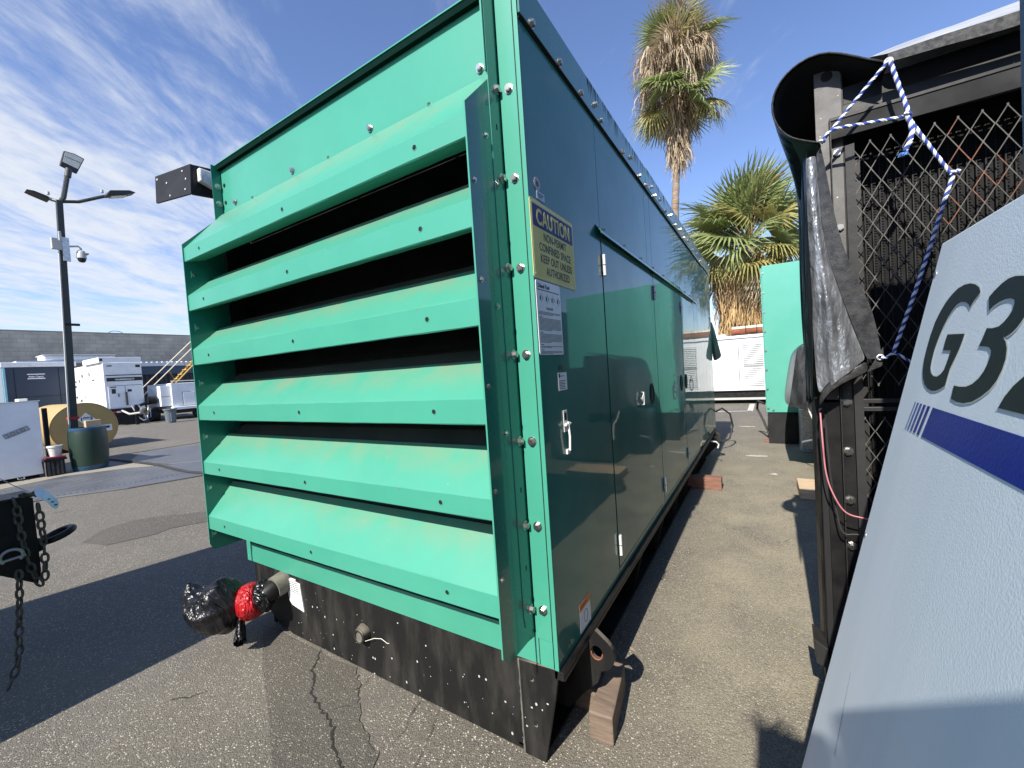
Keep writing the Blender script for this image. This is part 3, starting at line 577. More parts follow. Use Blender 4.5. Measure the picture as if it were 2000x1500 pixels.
for u0, u1, v0, v1 in ((-.17, .17, -.045, -.04), (-.17, .17, .04, .045), (-.17, -.165, -.045, .045), (.165, .17, -.045, .045)):
    put('sticker_edge', MB().prism([(-12.19,)+rp(u0, v0)[1:], (-12.19,)+rp(u1, v0)[1:], (-12.19,)+rp(u1, v1)[1:], (-12.19,)+rp(u0, v1)[1:]], (-.002, 0, 0)), DARKG, sb)
text(sb, 'SOLD', rp(-.15, -.03)[0:0] + (-12.189, rp(-.14, -.03)[1], rp(-.14, -.03)[2]), (0, ca, sa), (0, -sa, ca), .085, DARKG, 'sold_lettering', sp=1.35, bold=-.001)
lidm = tag(put('folded_cloth', B(-12.6, -12.3, 1.78, 1.9, 1.521, 1.57), WHITE2, bev=.01), 'pale bundle lying on top of the white cabinet', 'bundle')
tag(put('post', B(-13.55, -13.45, 2.27, 2.34, 0, 1.34), BLACK), 'black steel post between the white cabinet and the barrel', 'post')

# ------------------------------------------------------------------ white louvred generator at the end of the aisle
wg = thing('white_generator', 'white louvred generator at the far end of the aisle', 'generator', (0, 15, 0))
put('housing', B(-3.2, 2.4, 14.22, 16.8, .4, 1.98), WHITE, wg, bev=.01)
put('roof', B(-3.25, 2.45, 14.17, 16.85, 1.98, 2.06), WHITE, wg, bev=.015)
put('roof_step', B(-3.2, -1.0, 14.5, 16.6, 2.06, 2.14), WHITE, wg)
put('skid', B(-3.2, 2.4, 14.3, 16.7, .12, .4), BLACK, wg)
put('lower_rail', B(-3.2, 2.4, 14.2, 14.32, .12, .18), GREYL, wg)
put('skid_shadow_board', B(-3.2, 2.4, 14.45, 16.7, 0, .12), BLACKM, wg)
put('door', B(-1.25, -.72, 14.2, 14.22, .5, 1.85), WHITE, wg, bev=.006)
put('door', B(-1.9, -1.28, 14.2, 14.22, .5, 1.85), WHITE, wg, bev=.006)
put('panel_joint', B(-.66, -.64, 14.212, 14.222, .45, 1.9), DARKG, wg)
for x0 in (-.53, .45, 1.4):
    put('louver_frame', B(x0-.03, x0+.56, 14.205, 14.222, .48, 1.84), WHITE, wg)
    for z0, nn in ((.55, 10), (1.2, 11)):
        for k in range(nn):
            z = z0+k*.056
            put('louver_slat', MB().prism([(x0, 14.2, z), (x0, 14.165, z+.004), (x0, 14.2, z+.032)], (.52, 0, 0)), WHITE, wg)
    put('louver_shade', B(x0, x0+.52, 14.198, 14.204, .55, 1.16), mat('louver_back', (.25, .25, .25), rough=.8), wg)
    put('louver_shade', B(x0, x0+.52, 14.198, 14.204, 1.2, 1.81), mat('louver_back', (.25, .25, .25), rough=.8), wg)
put('vent_box', B(-.5, -.12, 14.3, 14.7, 2.06, 2.1), DARKG, wg)
mu = thing('muffler', 'rusty muffler with pale top on the white generator roof', 'muffler', (-.3, 14.9, 2.1))
put('shell', MB().cyl((-.85, 14.9, 2.23), (1.2, 14.9, 2.23), .125, n=24), RUST, mu, sm=True)
put('top_shield', MB().sheet([[(x, 14.9+.14*math.cos(t), 2.23+.14*math.sin(t)) for t in [math.pi*(.15+.7*j/8) for j in range(9)]] for x in (-.83, 1.2)]), CREAMP, mu, sm=True, solid=.01)
for x in (-.45, -.15, .6): put('band', MB().tube([(x, 14.9+.145*math.cos(t*math.pi/8), 2.23+.145*math.sin(t*math.pi/8)) for t in range(16)], .012, 4, closed=True), DARKG, mu)
for x in (-.7, -.25, .8): put('bracket', B(x-.08, x+.08, 14.8, 15.0, 2.06, 2.12), DARKG, mu)

# ------------------------------------------------------------------ light green container
gc = thing('green_container', 'light green steel generator housing beyond the black tarp', 'generator', (1.2, 10, 0))
put('front_panel', MB().prism([(.004, 7.92, .515), (2.05, 7.92, .505), (2.05, 7.92, 2.88), (.02, 7.92, 2.9)], (0, .06, 0)), GREEN_L, gc, bev=.006)
put('side_panel', B(0, .03, 7.981, 8.75, .515, 2.88), GREEN_L, gc)
put('rear_body', B(.031, 2.05, 7.981, 8.75, .515, 2.87), GREEN_L, gc)
put('skid', B(.02, 2.0, 7.93, 8.7, 0, .5), BLACKM, gc)
put('skid_edge', B(.36, .38, 7.925, 7.93, .05, .48), BLACK, gc)
def bolt_mesh(r=.0125, h=.011, wr=.018):
    mb = MB(); mb.cyl((0, 0, 0), (0, 0, .002), wr, n=16); mb.cyl((0, 0, .002), (0, 0, .002+h), r, n=6)
    mb.cyl((0, 0, .002+h), (0, 0, .003+h), r*.8, n=6); me = mb.mesh('bolt'); me.materials.append(STEEL); return me
BM = bolt_mesh(); BMS = bolt_mesh(.007, .005, .010)
def bolt(p, n, parent, me=None, name='bolt'):
    q = Vector(n).to_track_quat('Z', 'Y').to_matrix().to_4x4() @ Matrix.Rotation(random.uniform(0, 3), 4, 'Z')
    return put(name, me or BM, None, parent, world=Matrix.Translation(p) @ q)
for k in range(8): bolt((.03, 7.918, .58+k*.315), (0, -1, 0), gc)
for x in (.1, .45): bolt((x, 7.918, .55), (0, -1, 0), gc)
put('galvanised_box', B(.43, 1.0, 7.4, 7.9, .03, .62), GALV, gc, bev=.006)
put('galvanised_foot', B(.42, 1.05, 7.36, 7.9, .0, .03), GALV, gc)
tag(put('hose', MB().tube([(-.02, 8.3, .62), (-.12, 8.4, .66), (-.14, 8.6, .5), (-.05, 8.5, .3), (.05, 8.3, .02)], .02, 8), RUBBER, sm=True), 'black hose looped at the corner of the light green housing', 'hose')
tag(put('wood_block', B(-.05, .4, 8.02, 8.12, .0, .04), WOODR, bev=.003), 'thin reddish board under the light green housing', 'wood block', 'loose wood blocks')

# tarped unit in front of it
tu = thing('tarped_crate', 'black tarp pulled over a boxy unit before the light green housing', 'tarp', (.8, 6.3, 0))
tm = MB(); tm.sheet([
 [(.225, 5.70, .865), (.231, 5.9, .86), (.22, 6.6, .8), (.23, 7.2, .85)],
 [(.262, 5.72, 1.1), (.25, 5.95, 1.1), (.26, 6.6, 1.1), (.27, 7.2, 1.1)],
 [(.30, 5.74, 1.35), (.285, 6.0, 1.36), (.30, 6.6, 1.34), (.31, 7.2, 1.34)],
 [(.326, 5.77, 1.525), (.32, 6.0, 1.55), (.33, 6.6, 1.52), (.35, 7.2, 1.5)],
 [(.46, 5.76, 1.6), (.46, 6.0, 1.62), (.47, 6.6, 1.6), (.47, 7.2, 1.58)],
 [(.9, 5.76, 1.66), (.9, 6.0, 1.68), (.9, 6.6, 1.66), (.9, 7.2, 1.62)]])
put('tarp_side', tm, TARP, tu, sm=True, sub=2)
tf = MB(); rows = []
for i in range(9):
    v = i/8; row = []
    for j in range(14):
        u = j/13; xb = .225+u*.7; xt = .326+u*.6; x = xb+(xt-xb)*v; zt = 1.525+.1*min(1, u*2); zb = .865-.08*min(1, u*2.5)
        row.append((x, 5.70+.06*v+.03*math.sin(u*19+v*4)*(1-v*.8), zb+(zt-zb)*v))
    rows.append(row)
tf.sheet(rows); put('tarp_front', tf, TARP, tu, sm=True, sub=1)
put('hem', MB().sheet([[(rows[0][j][0]-.002, rows[0][j][1]-.004, rows[0][j][2]-.002) for j in range(14)], [(rows[0][j][0]+.004, rows[0][j][1]-.004, rows[0][j][2]+.045) for j in range(14)]]), HEM, tu)
put('unit', B(.56, 1.6, 5.86, 7.15, .05, 1.45), BLACKM, tu)
put('cord', MB().tube([(.40, 5.68, .84), (.44, 5.69, .72), (.50, 5.71, .62), (.515, 5.72, .5), (.52, 5.75, .40)], .009, 6), WHITE2, tu, sm=True)
# ------------------------------------------------------------------ the green generator enclosure
XL, XR, Y0, Y1, ZB, ZT = -2.888, -.682, 1.305, 7.12, .39, 2.88
E_ = thing('generator_enclosure', 'large green generator enclosure with six front louvers and hinged side doors', 'generator', (-1.785, 4.2, 0))
HL, HR, HY = -2.84, -.776, 1.09
# hood side plates
def plate_x(x, pts, m, name, th=.003, par=E_):
    return put(name, MB().prism([(x, y, z) for y, z in pts], (th, 0, 0)), m, par)
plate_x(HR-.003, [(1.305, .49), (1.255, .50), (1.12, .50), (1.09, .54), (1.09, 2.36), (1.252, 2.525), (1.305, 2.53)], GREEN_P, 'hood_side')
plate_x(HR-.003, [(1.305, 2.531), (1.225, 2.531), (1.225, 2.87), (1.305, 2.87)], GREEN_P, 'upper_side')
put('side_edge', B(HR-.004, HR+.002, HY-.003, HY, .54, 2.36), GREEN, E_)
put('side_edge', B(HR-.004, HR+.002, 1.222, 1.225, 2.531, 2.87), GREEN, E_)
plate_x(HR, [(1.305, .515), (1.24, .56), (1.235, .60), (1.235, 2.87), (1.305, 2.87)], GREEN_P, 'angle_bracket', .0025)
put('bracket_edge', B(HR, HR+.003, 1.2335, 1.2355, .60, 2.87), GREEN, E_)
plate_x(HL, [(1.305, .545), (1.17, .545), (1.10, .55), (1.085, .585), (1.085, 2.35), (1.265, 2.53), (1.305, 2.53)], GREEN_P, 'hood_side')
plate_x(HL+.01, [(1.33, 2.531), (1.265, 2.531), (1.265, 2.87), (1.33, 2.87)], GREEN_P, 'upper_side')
put('side_edge', B(HL-.001, HL+.004, 1.082, 1.085, .585, 2.35), GREEN, E_)
# louver blades (bent sheet)
lips = [(2.248, 2.328), (1.963, 2.055), (1.648, 1.742), (1.325, 1.413), (1.007, 1.082), (.676, .758)]
rear = [(1.300, 2.572), (1.24, 2.183), (1.238, 1.87), (1.236, 1.54), (1.235, 1.222), (1.235, .925)]
for k, ((z0, z1), (ry, rz)) in enumerate(zip(lips, rear)):
    x0, x1 = HL+.004, HR-.004
    mb = MB(); n = 24; prof = [(HY+.105, z0+.030), (HY+.003, z0), (HY, z0+.003), (HY, z1-.004), (HY+.004, z1), (ry, rz)]
    if k: prof.append((ry+.012, rz-.03))
    mb.sheet([[(x0+(x1-x0)*i/n, y, z+(random.uniform(-.0008, .0008) if 0 < i < n else 0)) for i in range(n+1)] for y, z in prof][::-1])
    o = put('louver_blade', mb, GREEN_D, E_, solid=.0025)
    if k: put('gap_shade_sheet', MB().sheet([[(x, y, z) for x in (x0+.01, x1-.01)] for y, z in ((ry+.006, rz-.02), (1.32, rz+.045), (1.44, rz+.07))]), mat('dusty_gap_shade', (.045, .05, .042), (.07, .07, .058), rough=.9, nscale=5), E_)  # dark sheet added for the shaded gradient between the blades
    for x in (-2.648, -1.823, -1.001) if k else (-2.646, -1.82, -1.001):
        put('rivet_hole', MB().cyl((x, HY-.0012, (z0+z1)/2+.0), (x, HY+.001, (z0+z1)/2), .0085, n=14), VOID, o)
        put('hole_rim', MB().tube([(x+.0098*math.cos(a*math.pi/8), HY-.001, (z0+z1)/2+.0098*math.sin(a*math.pi/8)) for a in range(16)], .0016, 5, closed=True), GREEN, o)
for (y, z) in ((1.126, 2.18), (1.121, 1.87), (1.116, 1.543), (1.112, 1.225), (1.108, .92), (1.11, .643)):
    put('clip', B(HL+.003, HL+.006, y-.012, y-.006, z-.018, z+.018), GREEN, E_)
    bolt((HL+.003, y+.002, z), (1, 0, 0), E_, BMS)
for (z, y) in ((.643, 1.11), (.80, 1.112), (1.10, 1.11), (1.28, 1.2), (1.45, 1.112), (1.72, 1.2), (1.80, 1.113), (2.12, 1.113), (2.30, 1.2)):
    bolt((HR, y, z), (1, 0, 0), E_, BMS, 'rivet') if z > .7 else None
# dark radiator behind the louvers, black sheets put in for interior shade
put('radiator_core', B(HL+.01, HR-.01, 1.46, 1.52, .5, 2.6), VOID, E_)
put('dark_interior_sheet', B(HL+.003, HL+.006, 1.31, 1.46, .5, 2.6), BLACKM, E_)
put('dark_interior_sheet', B(HR-.012, HR-.004, 1.31, 1.46, .5, 2.6), BLACKM, E_)
put('dark_interior_sheet', B(HL+.01, HR-.01, 1.31, 1.46, .44, .5), BLACKM, E_)
# upper end panel, with fold
up = MB(); n = 16
up.sheet([[(HL+.02+(HR-.01-HL-.02)*i/n, 1.318+(0 if j else 0), z) for i in range(n+1)] for j, z in enumerate((2.87, 2.56))])
put('upper_end_panel', up, GREEN, E_, solid=.003)
for x in (-.855, -1.464, -2.076, -2.677): bolt((x, 1.315, 2.622 if x > -2.6 else 2.62), (0, -1, 0), E_)
for x in (-1.1, -1.75, -2.45): bolt((x, 1.30, 2.578), (0, -.7, .7), E_, BMS)
for z in (2.66, 2.76): put('hole', MB().cyl((-.815, 1.3145, z), (-.815, 1.319, z), .012, n=14), VOID, E_)
for z in (2.645, 2.75): put('hole', MB().cyl((-2.79, 1.3125, z), (-2.79, 1.319, z), .011, n=14), VOID, E_)
for z in (2.64, 2.745): bolt((HL+.013, 1.295, z), (1, 0, 0), E_)
# corner flange
put('corner_flange', B(-.768, -.702, Y0-.003, Y0, .49, 2.87), GREEN, E_)
put('corner_strip', B(-.768, -.700, Y0+.0005, Y0+.004, .5, 2.87), GREEN, E_)
put('corner_flange', B(XL, HL-.002, Y0-.003, Y0, .39, 2.87), GREEN, E_)
put('seam', B(-.7015, -.6985, Y0-.001, Y0+.003, .49, 2.87), BLACKM, E_)
put('corner_edge', B(-.6985, XR, Y0-.0025, Y0+.003, .385, 2.87), GREEN, E_, bev=.0012)
for z in (2.491, 2.18, 1.862, 1.55, 1.233, .919, .603):
    bolt((-.731, Y0-.003, z), (0, -1, 0), E_)
    bolt((HR+.0025, 1.284, z+.004), (1, 0, 0), E_)
for z in (1.05, .76, 2.35): put('slot', MB().box(HR+.0024, HR+.0032, 1.268, 1.274, z, z+.018), VOID, E_)
# base panel under the louvers
put('base_panel', B(HL, -.762, Y0, Y0+.004, .388, .505), GREEN, E_)
put('base_flange', B(-.757, -.702, Y0-.002, Y0+.004, .387, .488), GREEN, E_)
put('base_upper_panel', B(HL, -.78, Y0+.015, Y0+.02, .5, .7), GREEN, E_)
put('base_seam', B(-.762, -.757, Y0+.001, Y0+.004, .39, .51), BLACKM, E_)
for x in (-2.36, -1.93, -1.09): put('hole', MB().cyl((x, Y0+.0135, .53), (x, Y0+.016, .53), .009, n=12), VOID, E_)
put('corner_strip', B(-2.888, -2.845, Y0-.001, Y0+.004, .388, .6), GREEN, E_)
# interior body, roof
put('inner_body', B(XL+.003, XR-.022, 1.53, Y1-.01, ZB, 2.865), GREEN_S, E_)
put('left_side_panel', B(XL-.001, XL+.002, Y0, Y1, ZB, 2.87), GREEN, E_)
put('roof', B(XL-.004, XR-.002, 1.290, Y1, 2.874, 2.879), GREEN, E_)
put('roof_edge_shade', B(HL+.012, HR+.002, 1.294, 1.314, 2.845, 2.8735), mat('dark_edge_shade', (.002, .014, .011), rough=1., spec=.05), E_)  # shade under the roof overhang, put in as a dark strip
put('exhaust_outlet', B(-1.9, -1.3, 4.6, 5.4, 2.878, 2.95), GREEN, E_, bev=.01)
# side panels (the joints are real gaps with a dark backing)
XS = XR
def side(y0, y1, z0, z1, name='side_panel', x=None, th=.004, bev=.0015):
    x = XS if x is None else x
    mb = MB(); ny, nz = 2, 2
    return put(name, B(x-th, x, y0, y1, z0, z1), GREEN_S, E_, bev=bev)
put('side_backing', B(XR-.020, XR-.012, Y0+.01, Y1-.01, ZB, 2.86), GREEN_S, E_)
side(1.3085, 2.050, .388, 2.716)
for y0, y1 in ((2.054, 3.048), (3.052, 3.198), (3.202, 4.185), (4.189, 4.378), (4.382, 5.30), (5.304, 5.55), (5.554, 6.238)):
    side(y0, y1, 2.16 if y1 < 5.5 else .388, 2.716)
for y0, y1 in ((6.242, 6.70), (6.704, Y1)): side(y0, y1, .388, 2.868)
DOORS = [(2.062, 3.118), (3.206, 4.300), (4.362, 5.235), (5.243, 5.48)]
side(3.122, 3.200, .388, 2.155); side(4.304, 4.356, .388, 2.155)
side(2.054, 3.118, .388, .428); side(3.206, 4.30, .388, .428); side(4.36, 5.5, .388, .428)
doors = []
for y0, y1 in DOORS:
    d = side(y0, y1, .434, 2.132, 'door', XS+.001); doors.append(d)
side(2.054, 5.5, 2.136, 2.157)
# drip rail over the doors
put('drip_rail', MB().prism([(XS+.001, 1.985, 2.185), (XS+.030, 1.985, 2.150), (XS+.030, 1.985, 2.138), (XS+.027, 1.985, 2.138), (XS+.027, 1.985, 2.148), (XS+.001, 1.985, 2.178)], (0, 3.42, 0)), GREEN_P, E_)
for y in (2.094, 2.476, 2.853, 3.205, 3.577, 4.0, 4.313, 4.65, 4.975, 5.3): bolt((XS+.006, y, 2.182), (.75, 0, .65), E_, BMS)
# top lip along the side
put('top_lip', B(XS+.004, XS+.012, Y0-.003, 6.25, 2.727, 2.872), GREEN_P, E_, bev=.001)
put('lip_shadow_gap', B(XS-.012, XS+.0035, 1.31, 6.24, 2.717, 2.727), BLACKM, E_)
put('lip_fold', B(XS-.002, XS+.0125, 1.31, 6.25, 2.721, 2.7268), BLACKM, E_)
put('lip_overlap', B(XS+.0125, XS+.016, 3.10, 7.1, 2.74, 2.874), GREEN_P, E_)
for y, z in ((1.388, 2.742), (1.625, 2.743), (1.857, 2.742), (2.056, 2.79), (2.13, 2.744), (2.52, 2.748), (2.694, 2.785), (2.911, 2.748), (3.081, 2.748), (3.25, 2.79), (3.351, 2.755), (3.55, 2.79), (3.75, 2.755), (4.0, 2.79), (4.2, 2.755), (4.5, 2.79), (4.7, 2.755), (5.0, 2.79), (5.3, 2.755), (5.7, 2.79), (6.0, 2.755)):
    bolt((XS+(.012 if y < 3.1 else .016), y, z), (1, 0, 0), E_)
streak = mat('lip_soot', (.02, .03, .028), rough=.7)
random.seed(12); sm_ = MB()
for k in range(90):
    y = 1.95+random.random()**1.3*4.6; h = random.uniform(.02, .1)
    sm_.add([(XS+.0164+(0 if y > 3.1 else -.004), y-.004, 2.871), (XS+.0164+(0 if y > 3.1 else -.004), y+.006, 2.871), (XS+.0164+(0 if y > 3.1 else -.004), y+.003, 2.871-h)], [(0, 1, 2)])
put('soot_streaks', sm_, streak, E_, stuff=True)
# hinges
for i, d in enumerate(doors[:3]):
    y = DOORS[i][0]-.002
    for z in (1.945, .50):
        h = put('hinge', MB().cyl((XS+.010, y, z), (XS+.010, y, z+.105), .009, n=12), CHROME, d, sm=True)
        put('hinge_leaf', B(XS+.001, XS+.0045, y+.002, y+.034, z, z+.105), CHROME, h)
        put('hinge_knuckle', MB().cyl((XS+.010, y, z+.050), (XS+.010, y, z+.054), .0094, n=12), BLACKM, h)
# latches
def latch(y, z, par, flip=1):
    l = put('latch', B(XS+.001, XS+.004, y-.018, y+.018, z, z+.085), CHROME, par, bev=.001)
    put('latch_slot', B(XS+.004, XS+.0046, y-.010, y+.010, z+.045, z+.075), BLACKM, l)
    put('latch_bolt', MB().cyl((XS+.012, y-.022, z+.03), (XS+.012, y+.022, z+.03), .006, n=8), CHROME, l)
    put('latch_arm', MB().tube([(XS+.014, y, z+.04), (XS+.018, y, z-.02), (XS+.014, y+.002, z-.075)], .0045, 6), CHROME, l)
    put('latch_foot', B(XS+.001, XS+.01, y-.012, y+.012, z-.088, z-.07), CHROME, l)
latch(1.49, 1.24, E_)
latch(3.85, 1.225, doors[1]); latch(4.82, 1.225, doors[2])
pd = put('padlock_hasp', MB().tube([(XS+.004, 2.66, 1.30), (XS+.02, 2.665, 1.30), (XS+.02, 2.665, 1.22), (XS+.004, 2.66, 1.22)], .0045, 6), CHROME, doors[0])
put('padlock_ring', MB().tube([(XS+.018, 2.66+.02*math.cos(a*math.pi/8), 1.262+.02*math.sin(a*math.pi/8)) for a in range(16)], .0025, 5, closed=True), CHROME, doors[0])
put('hasp_bar', B(XS+.008, XS+.014, 2.63, 2.70, 1.258, 1.268), CHROME, doors[0])
for y, d in ((2.975, 0), (4.19, 1), (4.47, 2)):
    h = put('recessed_handle', MB().lathe((0, 0, 0), [(0, 0), (.044, 0), (.05, .002), (.046, .008), (.038, .004), (0, .003)], 28), BLACK, doors[d], sm=True,
        world=Matrix.Translation((XS+.001, y, 1.262)) @ Matrix.Rotation(R(90), 4, 'Y') @ Matrix.Diagonal((1.5, .95, 1, 1)))
# signs on the side
def rrect(x, y0, y1, z0, z1, r, th):
    P = []
    for cy, cz, a0 in ((y1-r, z1-r, 0), (y0+r, z1-r, 90), (y0+r, z0+r, 180), (y1-r, z0+r, 270)):
        for k in range(5): a = R(a0+k*22.5); P.append((x, cy+r*math.cos(a), cz+r*math.sin(a)))
    return MB().prism(P, (th, 0, 0))
cs = put('caution_sign', rrect(XS+.001, 1.302, 1.684, 1.820, 2.105, .012, .002), SIGNY, E_)
put('sign_border', rrect(XS+.003, 1.308, 1.678, 1.826, 2.099, .010, .0002), mat('sign_rim', (.7, .68, .5), rough=.4), cs)
put('sign_face', rrect(XS+.0032, 1.311, 1.675, 1.829, 2.096, .009, .0003), SIGNY, cs)
put('sign_band', rrect(XS+.0036, 1.318, 1.672, 2.008, 2.088, .006, .0003), SIGNB, cs)
xs = XS+.0041
text(cs, 'CAUTION', (xs+.0003, 1.495, 2.0215), YR, ZU, .078, SIGNY, 'caution_lettering', bold=.0019, sx=.80, sp=1.08, align='CENTER', depth=.0002)
for s, yy, z in (('NON-PERMIT', 1.497, 1.969), ('CONFINED SPACE', 1.497, 1.927), ('KEEP OUT UNLESS', 1.503, 1.885), ('AUTHORIZED', 1.510, 1.843)):
    text(cs, s, (xs, yy, z), YR, ZU, .042, INK, 'sign_lettering', bold=.0007, sx=.76, sp=1.1, align='CENTER', depth=.0002)
for y, z in ((1.316, 1.836), (1.67, 1.836), (1.316, 2.09), (1.67, 2.09)): put('screw', MB().cyl((XS+.003, y, z), (XS+.0055, y, z), .003, n=8), STEEL, cs)
ds = put('fuel_sign', rrect(XS+.001, 1.309, 1.513, 1.545, 1.815, .010, .002), WHITE_D, E_)
text(ds, 'Diesel Fuel', (XS+.0034, 1.322, 1.789), YR, ZU, .021, INK, 'fuel_lettering', bold=.0006, depth=.0002, shear=.15)
put('rule', B(XS+.003, XS+.0036, 1.318, 1.503, 1.780, 1.783), INK, ds)
for k in range(4):
    y = 1.339+k*.048; z = 1.752
    pts = [(XS+.0034, y+.021*math.cos(a), z+.021*math.sin(a)) for a in (0, math.pi/2, math.pi, 3*math.pi/2)]
    put('hazard_diamond', MB().tube(pts, .0012, 4, closed=True), INK, ds)
    put('hazard_mark', MB().prism([(XS+.0032, y-.004, z-.009), (XS+.0032, y+.004, z-.009), (XS+.0032, y+.0055, z+.003), (XS+.0032, y, z+.011), (XS+.0032, y-.005, z+.002)], (.0004, 0, 0)), INK, ds)
text(ds, 'DANGER', (XS+.0034, 1.411, 1.712), YR, ZU, .014, INK, 'danger_lettering', align='CENTER', depth=.0002)
random.seed(3); fp = MB(); z = 1.703
for blk in (3, -1, 11, -1, 8, -1, 2, -1, 3):
    if blk < 0:
        z -= .0045; fp.box(XS+.003, XS+.0034, 1.322, 1.345, z-.0022, z); z -= .0058; continue
    for k in range(blk):
        y = 1.320
        e = 1.503 if k < blk-1 else 1.40+random.random()*.08
        while y < e:
            l_ = random.uniform(.004, .014); fp.box(XS+.003, XS+.0034, y, min(y+l_, e), z-.0019, z); y += l_+.0018
        z -= .0043
put('fine_print', fp, INK, ds, stuff=True)
rd = put('round_sticker', MB().cyl((XS+.001, 1.374, 2.170), (XS+.002, 1.374, 2.170), .024, n=28), mat('sticker_ring', (.28, .2, .2), (.5, .48, .46), nscale=180, rough=.5), E_)
put('sticker_centre', MB().cyl((XS+.002, 1.374, 2.170), (XS+.0025, 1.374, 2.170), .011, n=20), INK, rd)
s2 = put('small_sticker', B(XS+.001, XS+.002, 1.366, 1.428, 2.116, 2.146), mat('sticker_blue', (.42, .5, .56), rough=.5), E_)
for k in range(3): put('sticker_line', B(XS+.002, XS+.0024, 1.37, 1.42-k*.008, 2.136-k*.006, 2.139-k*.006), INK, s2)
s3 = put('maker_sticker', B(XS+.001, XS+.002, 1.45, 1.53, 1.405, 1.475), WHITE_D, E_)
put('sticker_logo', B(XS+.002, XS+.0024, 1.453, 1.468, 1.455, 1.471), INK, s3)
for k in range(7): put('sticker_line', B(XS+.002, XS+.0024, 1.455+(.016 if k < 1 else 0), 1.52-random.random()*.015, 1.448-k*.0062+(.012 if k < 1 else 0), 1.4505-k*.0062+(.012 if k < 1 else 0)), INK, s3)
put('maker_badge', B(XS+.001, XS+.002, 1.463, 1.495, 1.485, 1.503), DARKG, E_)
s4 = put('warning_sticker', B(XS+.001, XS+.002, 1.512, 1.63, .402, .52), WHITE_D, E_)
put('warning_band', B(XS+.002, XS+.0024, 1.512, 1.63, .488, .5201), ORANGE, s4)
put('warning_icon', MB().tube([(XS+.0024, 1.575+.02*math.cos(a*math.pi/6), .448+.027*math.sin(a*math.pi/6)) for a in range(12)], .001, 4, closed=True), DARKG, s4)
text(s4, 'WARNING', (XS+.0025, 1.52, .498), YR, ZU, .016, INK, 'warning_lettering', depth=.0002)
# ------- skid (fuel tank base)
sk = put('skid_front_beam', MB().prism([(-2.78, Y0+.012, .385), (-.859, Y0+.012, .385), (-.862, Y0+.012, .0), (-2.46, Y0+.012, .012), (-2.62, Y0+.012, .05), (-2.79, Y0+.012, .15)], (0, .008, 0)), BLACKP, E_)
put('skid_top_edge', MB().tube([(-2.84, Y0+.012, .3835), (-.86, Y0+.012, .3835)], .006, 6), BLACKP, sk, sm=True)
put('skid_end_block', B(-2.88, -2.795, Y0+.03, Y0+.06, .12, .385), BLACKP, E_)
put('weld_bead', MB().tube([(-.8605+random.uniform(-.002, .002), Y0+.009, z*.012) for z in range(0, 32)], [.0035+random.random()*.003 for z in range(32)], 6), PIPE, sk, sm=True)
put('skid_corner_plate', MB().prism([(-.855, Y0-.002, .378), (-.684, Y0-.002, .388), (-.705, Y0-.002, .27), (-.763, Y0-.002, .002), (-.852, Y0-.002, .002)], (0, .012, 0)), BLACKP, E_, bev=.002)
for z0, z1 in ((.20, .30), (.04, .15)): put('weld_slot', B(-.851, -.845, Y0-.0035, Y0-.0015, z0, z1), VOID, sk)
for x, z in ((-.80, .322), (-.795, .145)):
    put('bolt_hole', MB().cyl((x, Y0-.0035, z), (x, Y0, z), .010, n=12), VOID, sk)
    put('hole_rim', MB().prism([(x-.008, Y0-.0038, z-.012), (x+.004, Y0-.0038, z-.014), (x+.009, Y0-.0038, z-.006), (x+.006, Y0-.0038, z+.002), (x+.004, Y0-.0038, z-.007)], (0, .001, 0)), PIPE, sk)
put('drain_boss', MB().cyl((-1.79, Y0+.013, .21), (-1.79, Y0-.018, .208), .048, .04, n=28), BLACKP, sk, sm=True)
put('drain_ring', MB().tube([(-1.79+.031*math.cos(a*math.pi/12), Y0-.022, .208+.031*math.sin(a*math.pi/12)) for a in range(24)], .008, 8, closed=True), BLACKP, sk, sm=True)
put('drain_plug', MB().cyl((-1.79, Y0-.019, .208), (-1.79, Y0-.0235, .208), .024, n=20), PIPE, sk)
put('cobweb', MB().tube([(-1.75, Y0-.02, .195), (-1.70, Y0-.005, .215), (-1.655, Y0+.002, .222), (-1.62, Y0+.008, .205), (-1.61, Y0+.01, .208)], .0016, 5), WHITE2, sk)
lb = put('data_label', MB().prism([(-2.477, Y0+.004, .357), (-2.335, Y0+.004, .343), (-2.312, Y0+.004, .185), (-2.43, Y0+.004, .203), (-2.45, Y0+.004, .222)], (0, .006, 0)), WHITE_D, sk)
ln = MB(); random.seed(9)
for k in range(13):
    t = k/13; x = -2.462+t*.03; z = .343-t*.145; e = -2.35+t*.025
    while x < e:
        l_ = random.uniform(.006, .018) if k < 6 else random.uniform(.003, .007)
        ln.box(x, min(x+l_, e), Y0+.0030, Y0+.0038, z-(.0042 if k < 6 else .0022), z); x += l_+(.004 if k < 6 else .006)
put('fine_print', ln, INK, lb, stuff=True)
put('label_header', B(-2.43, -2.375, Y0+.004, Y0+.009, .354, .362), WHITE_D, sk)
fs = MB(); random.seed(21)
for k in range(75):
    x = random.uniform(-2.4, -.72); z = random.betavariate(1.3, 1.8)*.33+.01; r = random.choice((.0015, .002, .003, .005)); yy = Y0+.0105 if x < -.862 else Y0-.0035
    if x > -.862 and x > -.76+.2*(z-.1): continue
    q = random.uniform(.7, 1.5)
    fs.add([(x+r*math.cos(a), yy, z+q*r*math.sin(a)) for a in [math.pi*j/3 for j in range(6)]], [(0, 5, 4, 3, 2, 1)])
put('paint_splashes', fs, GREYL, sk, stuff=True)
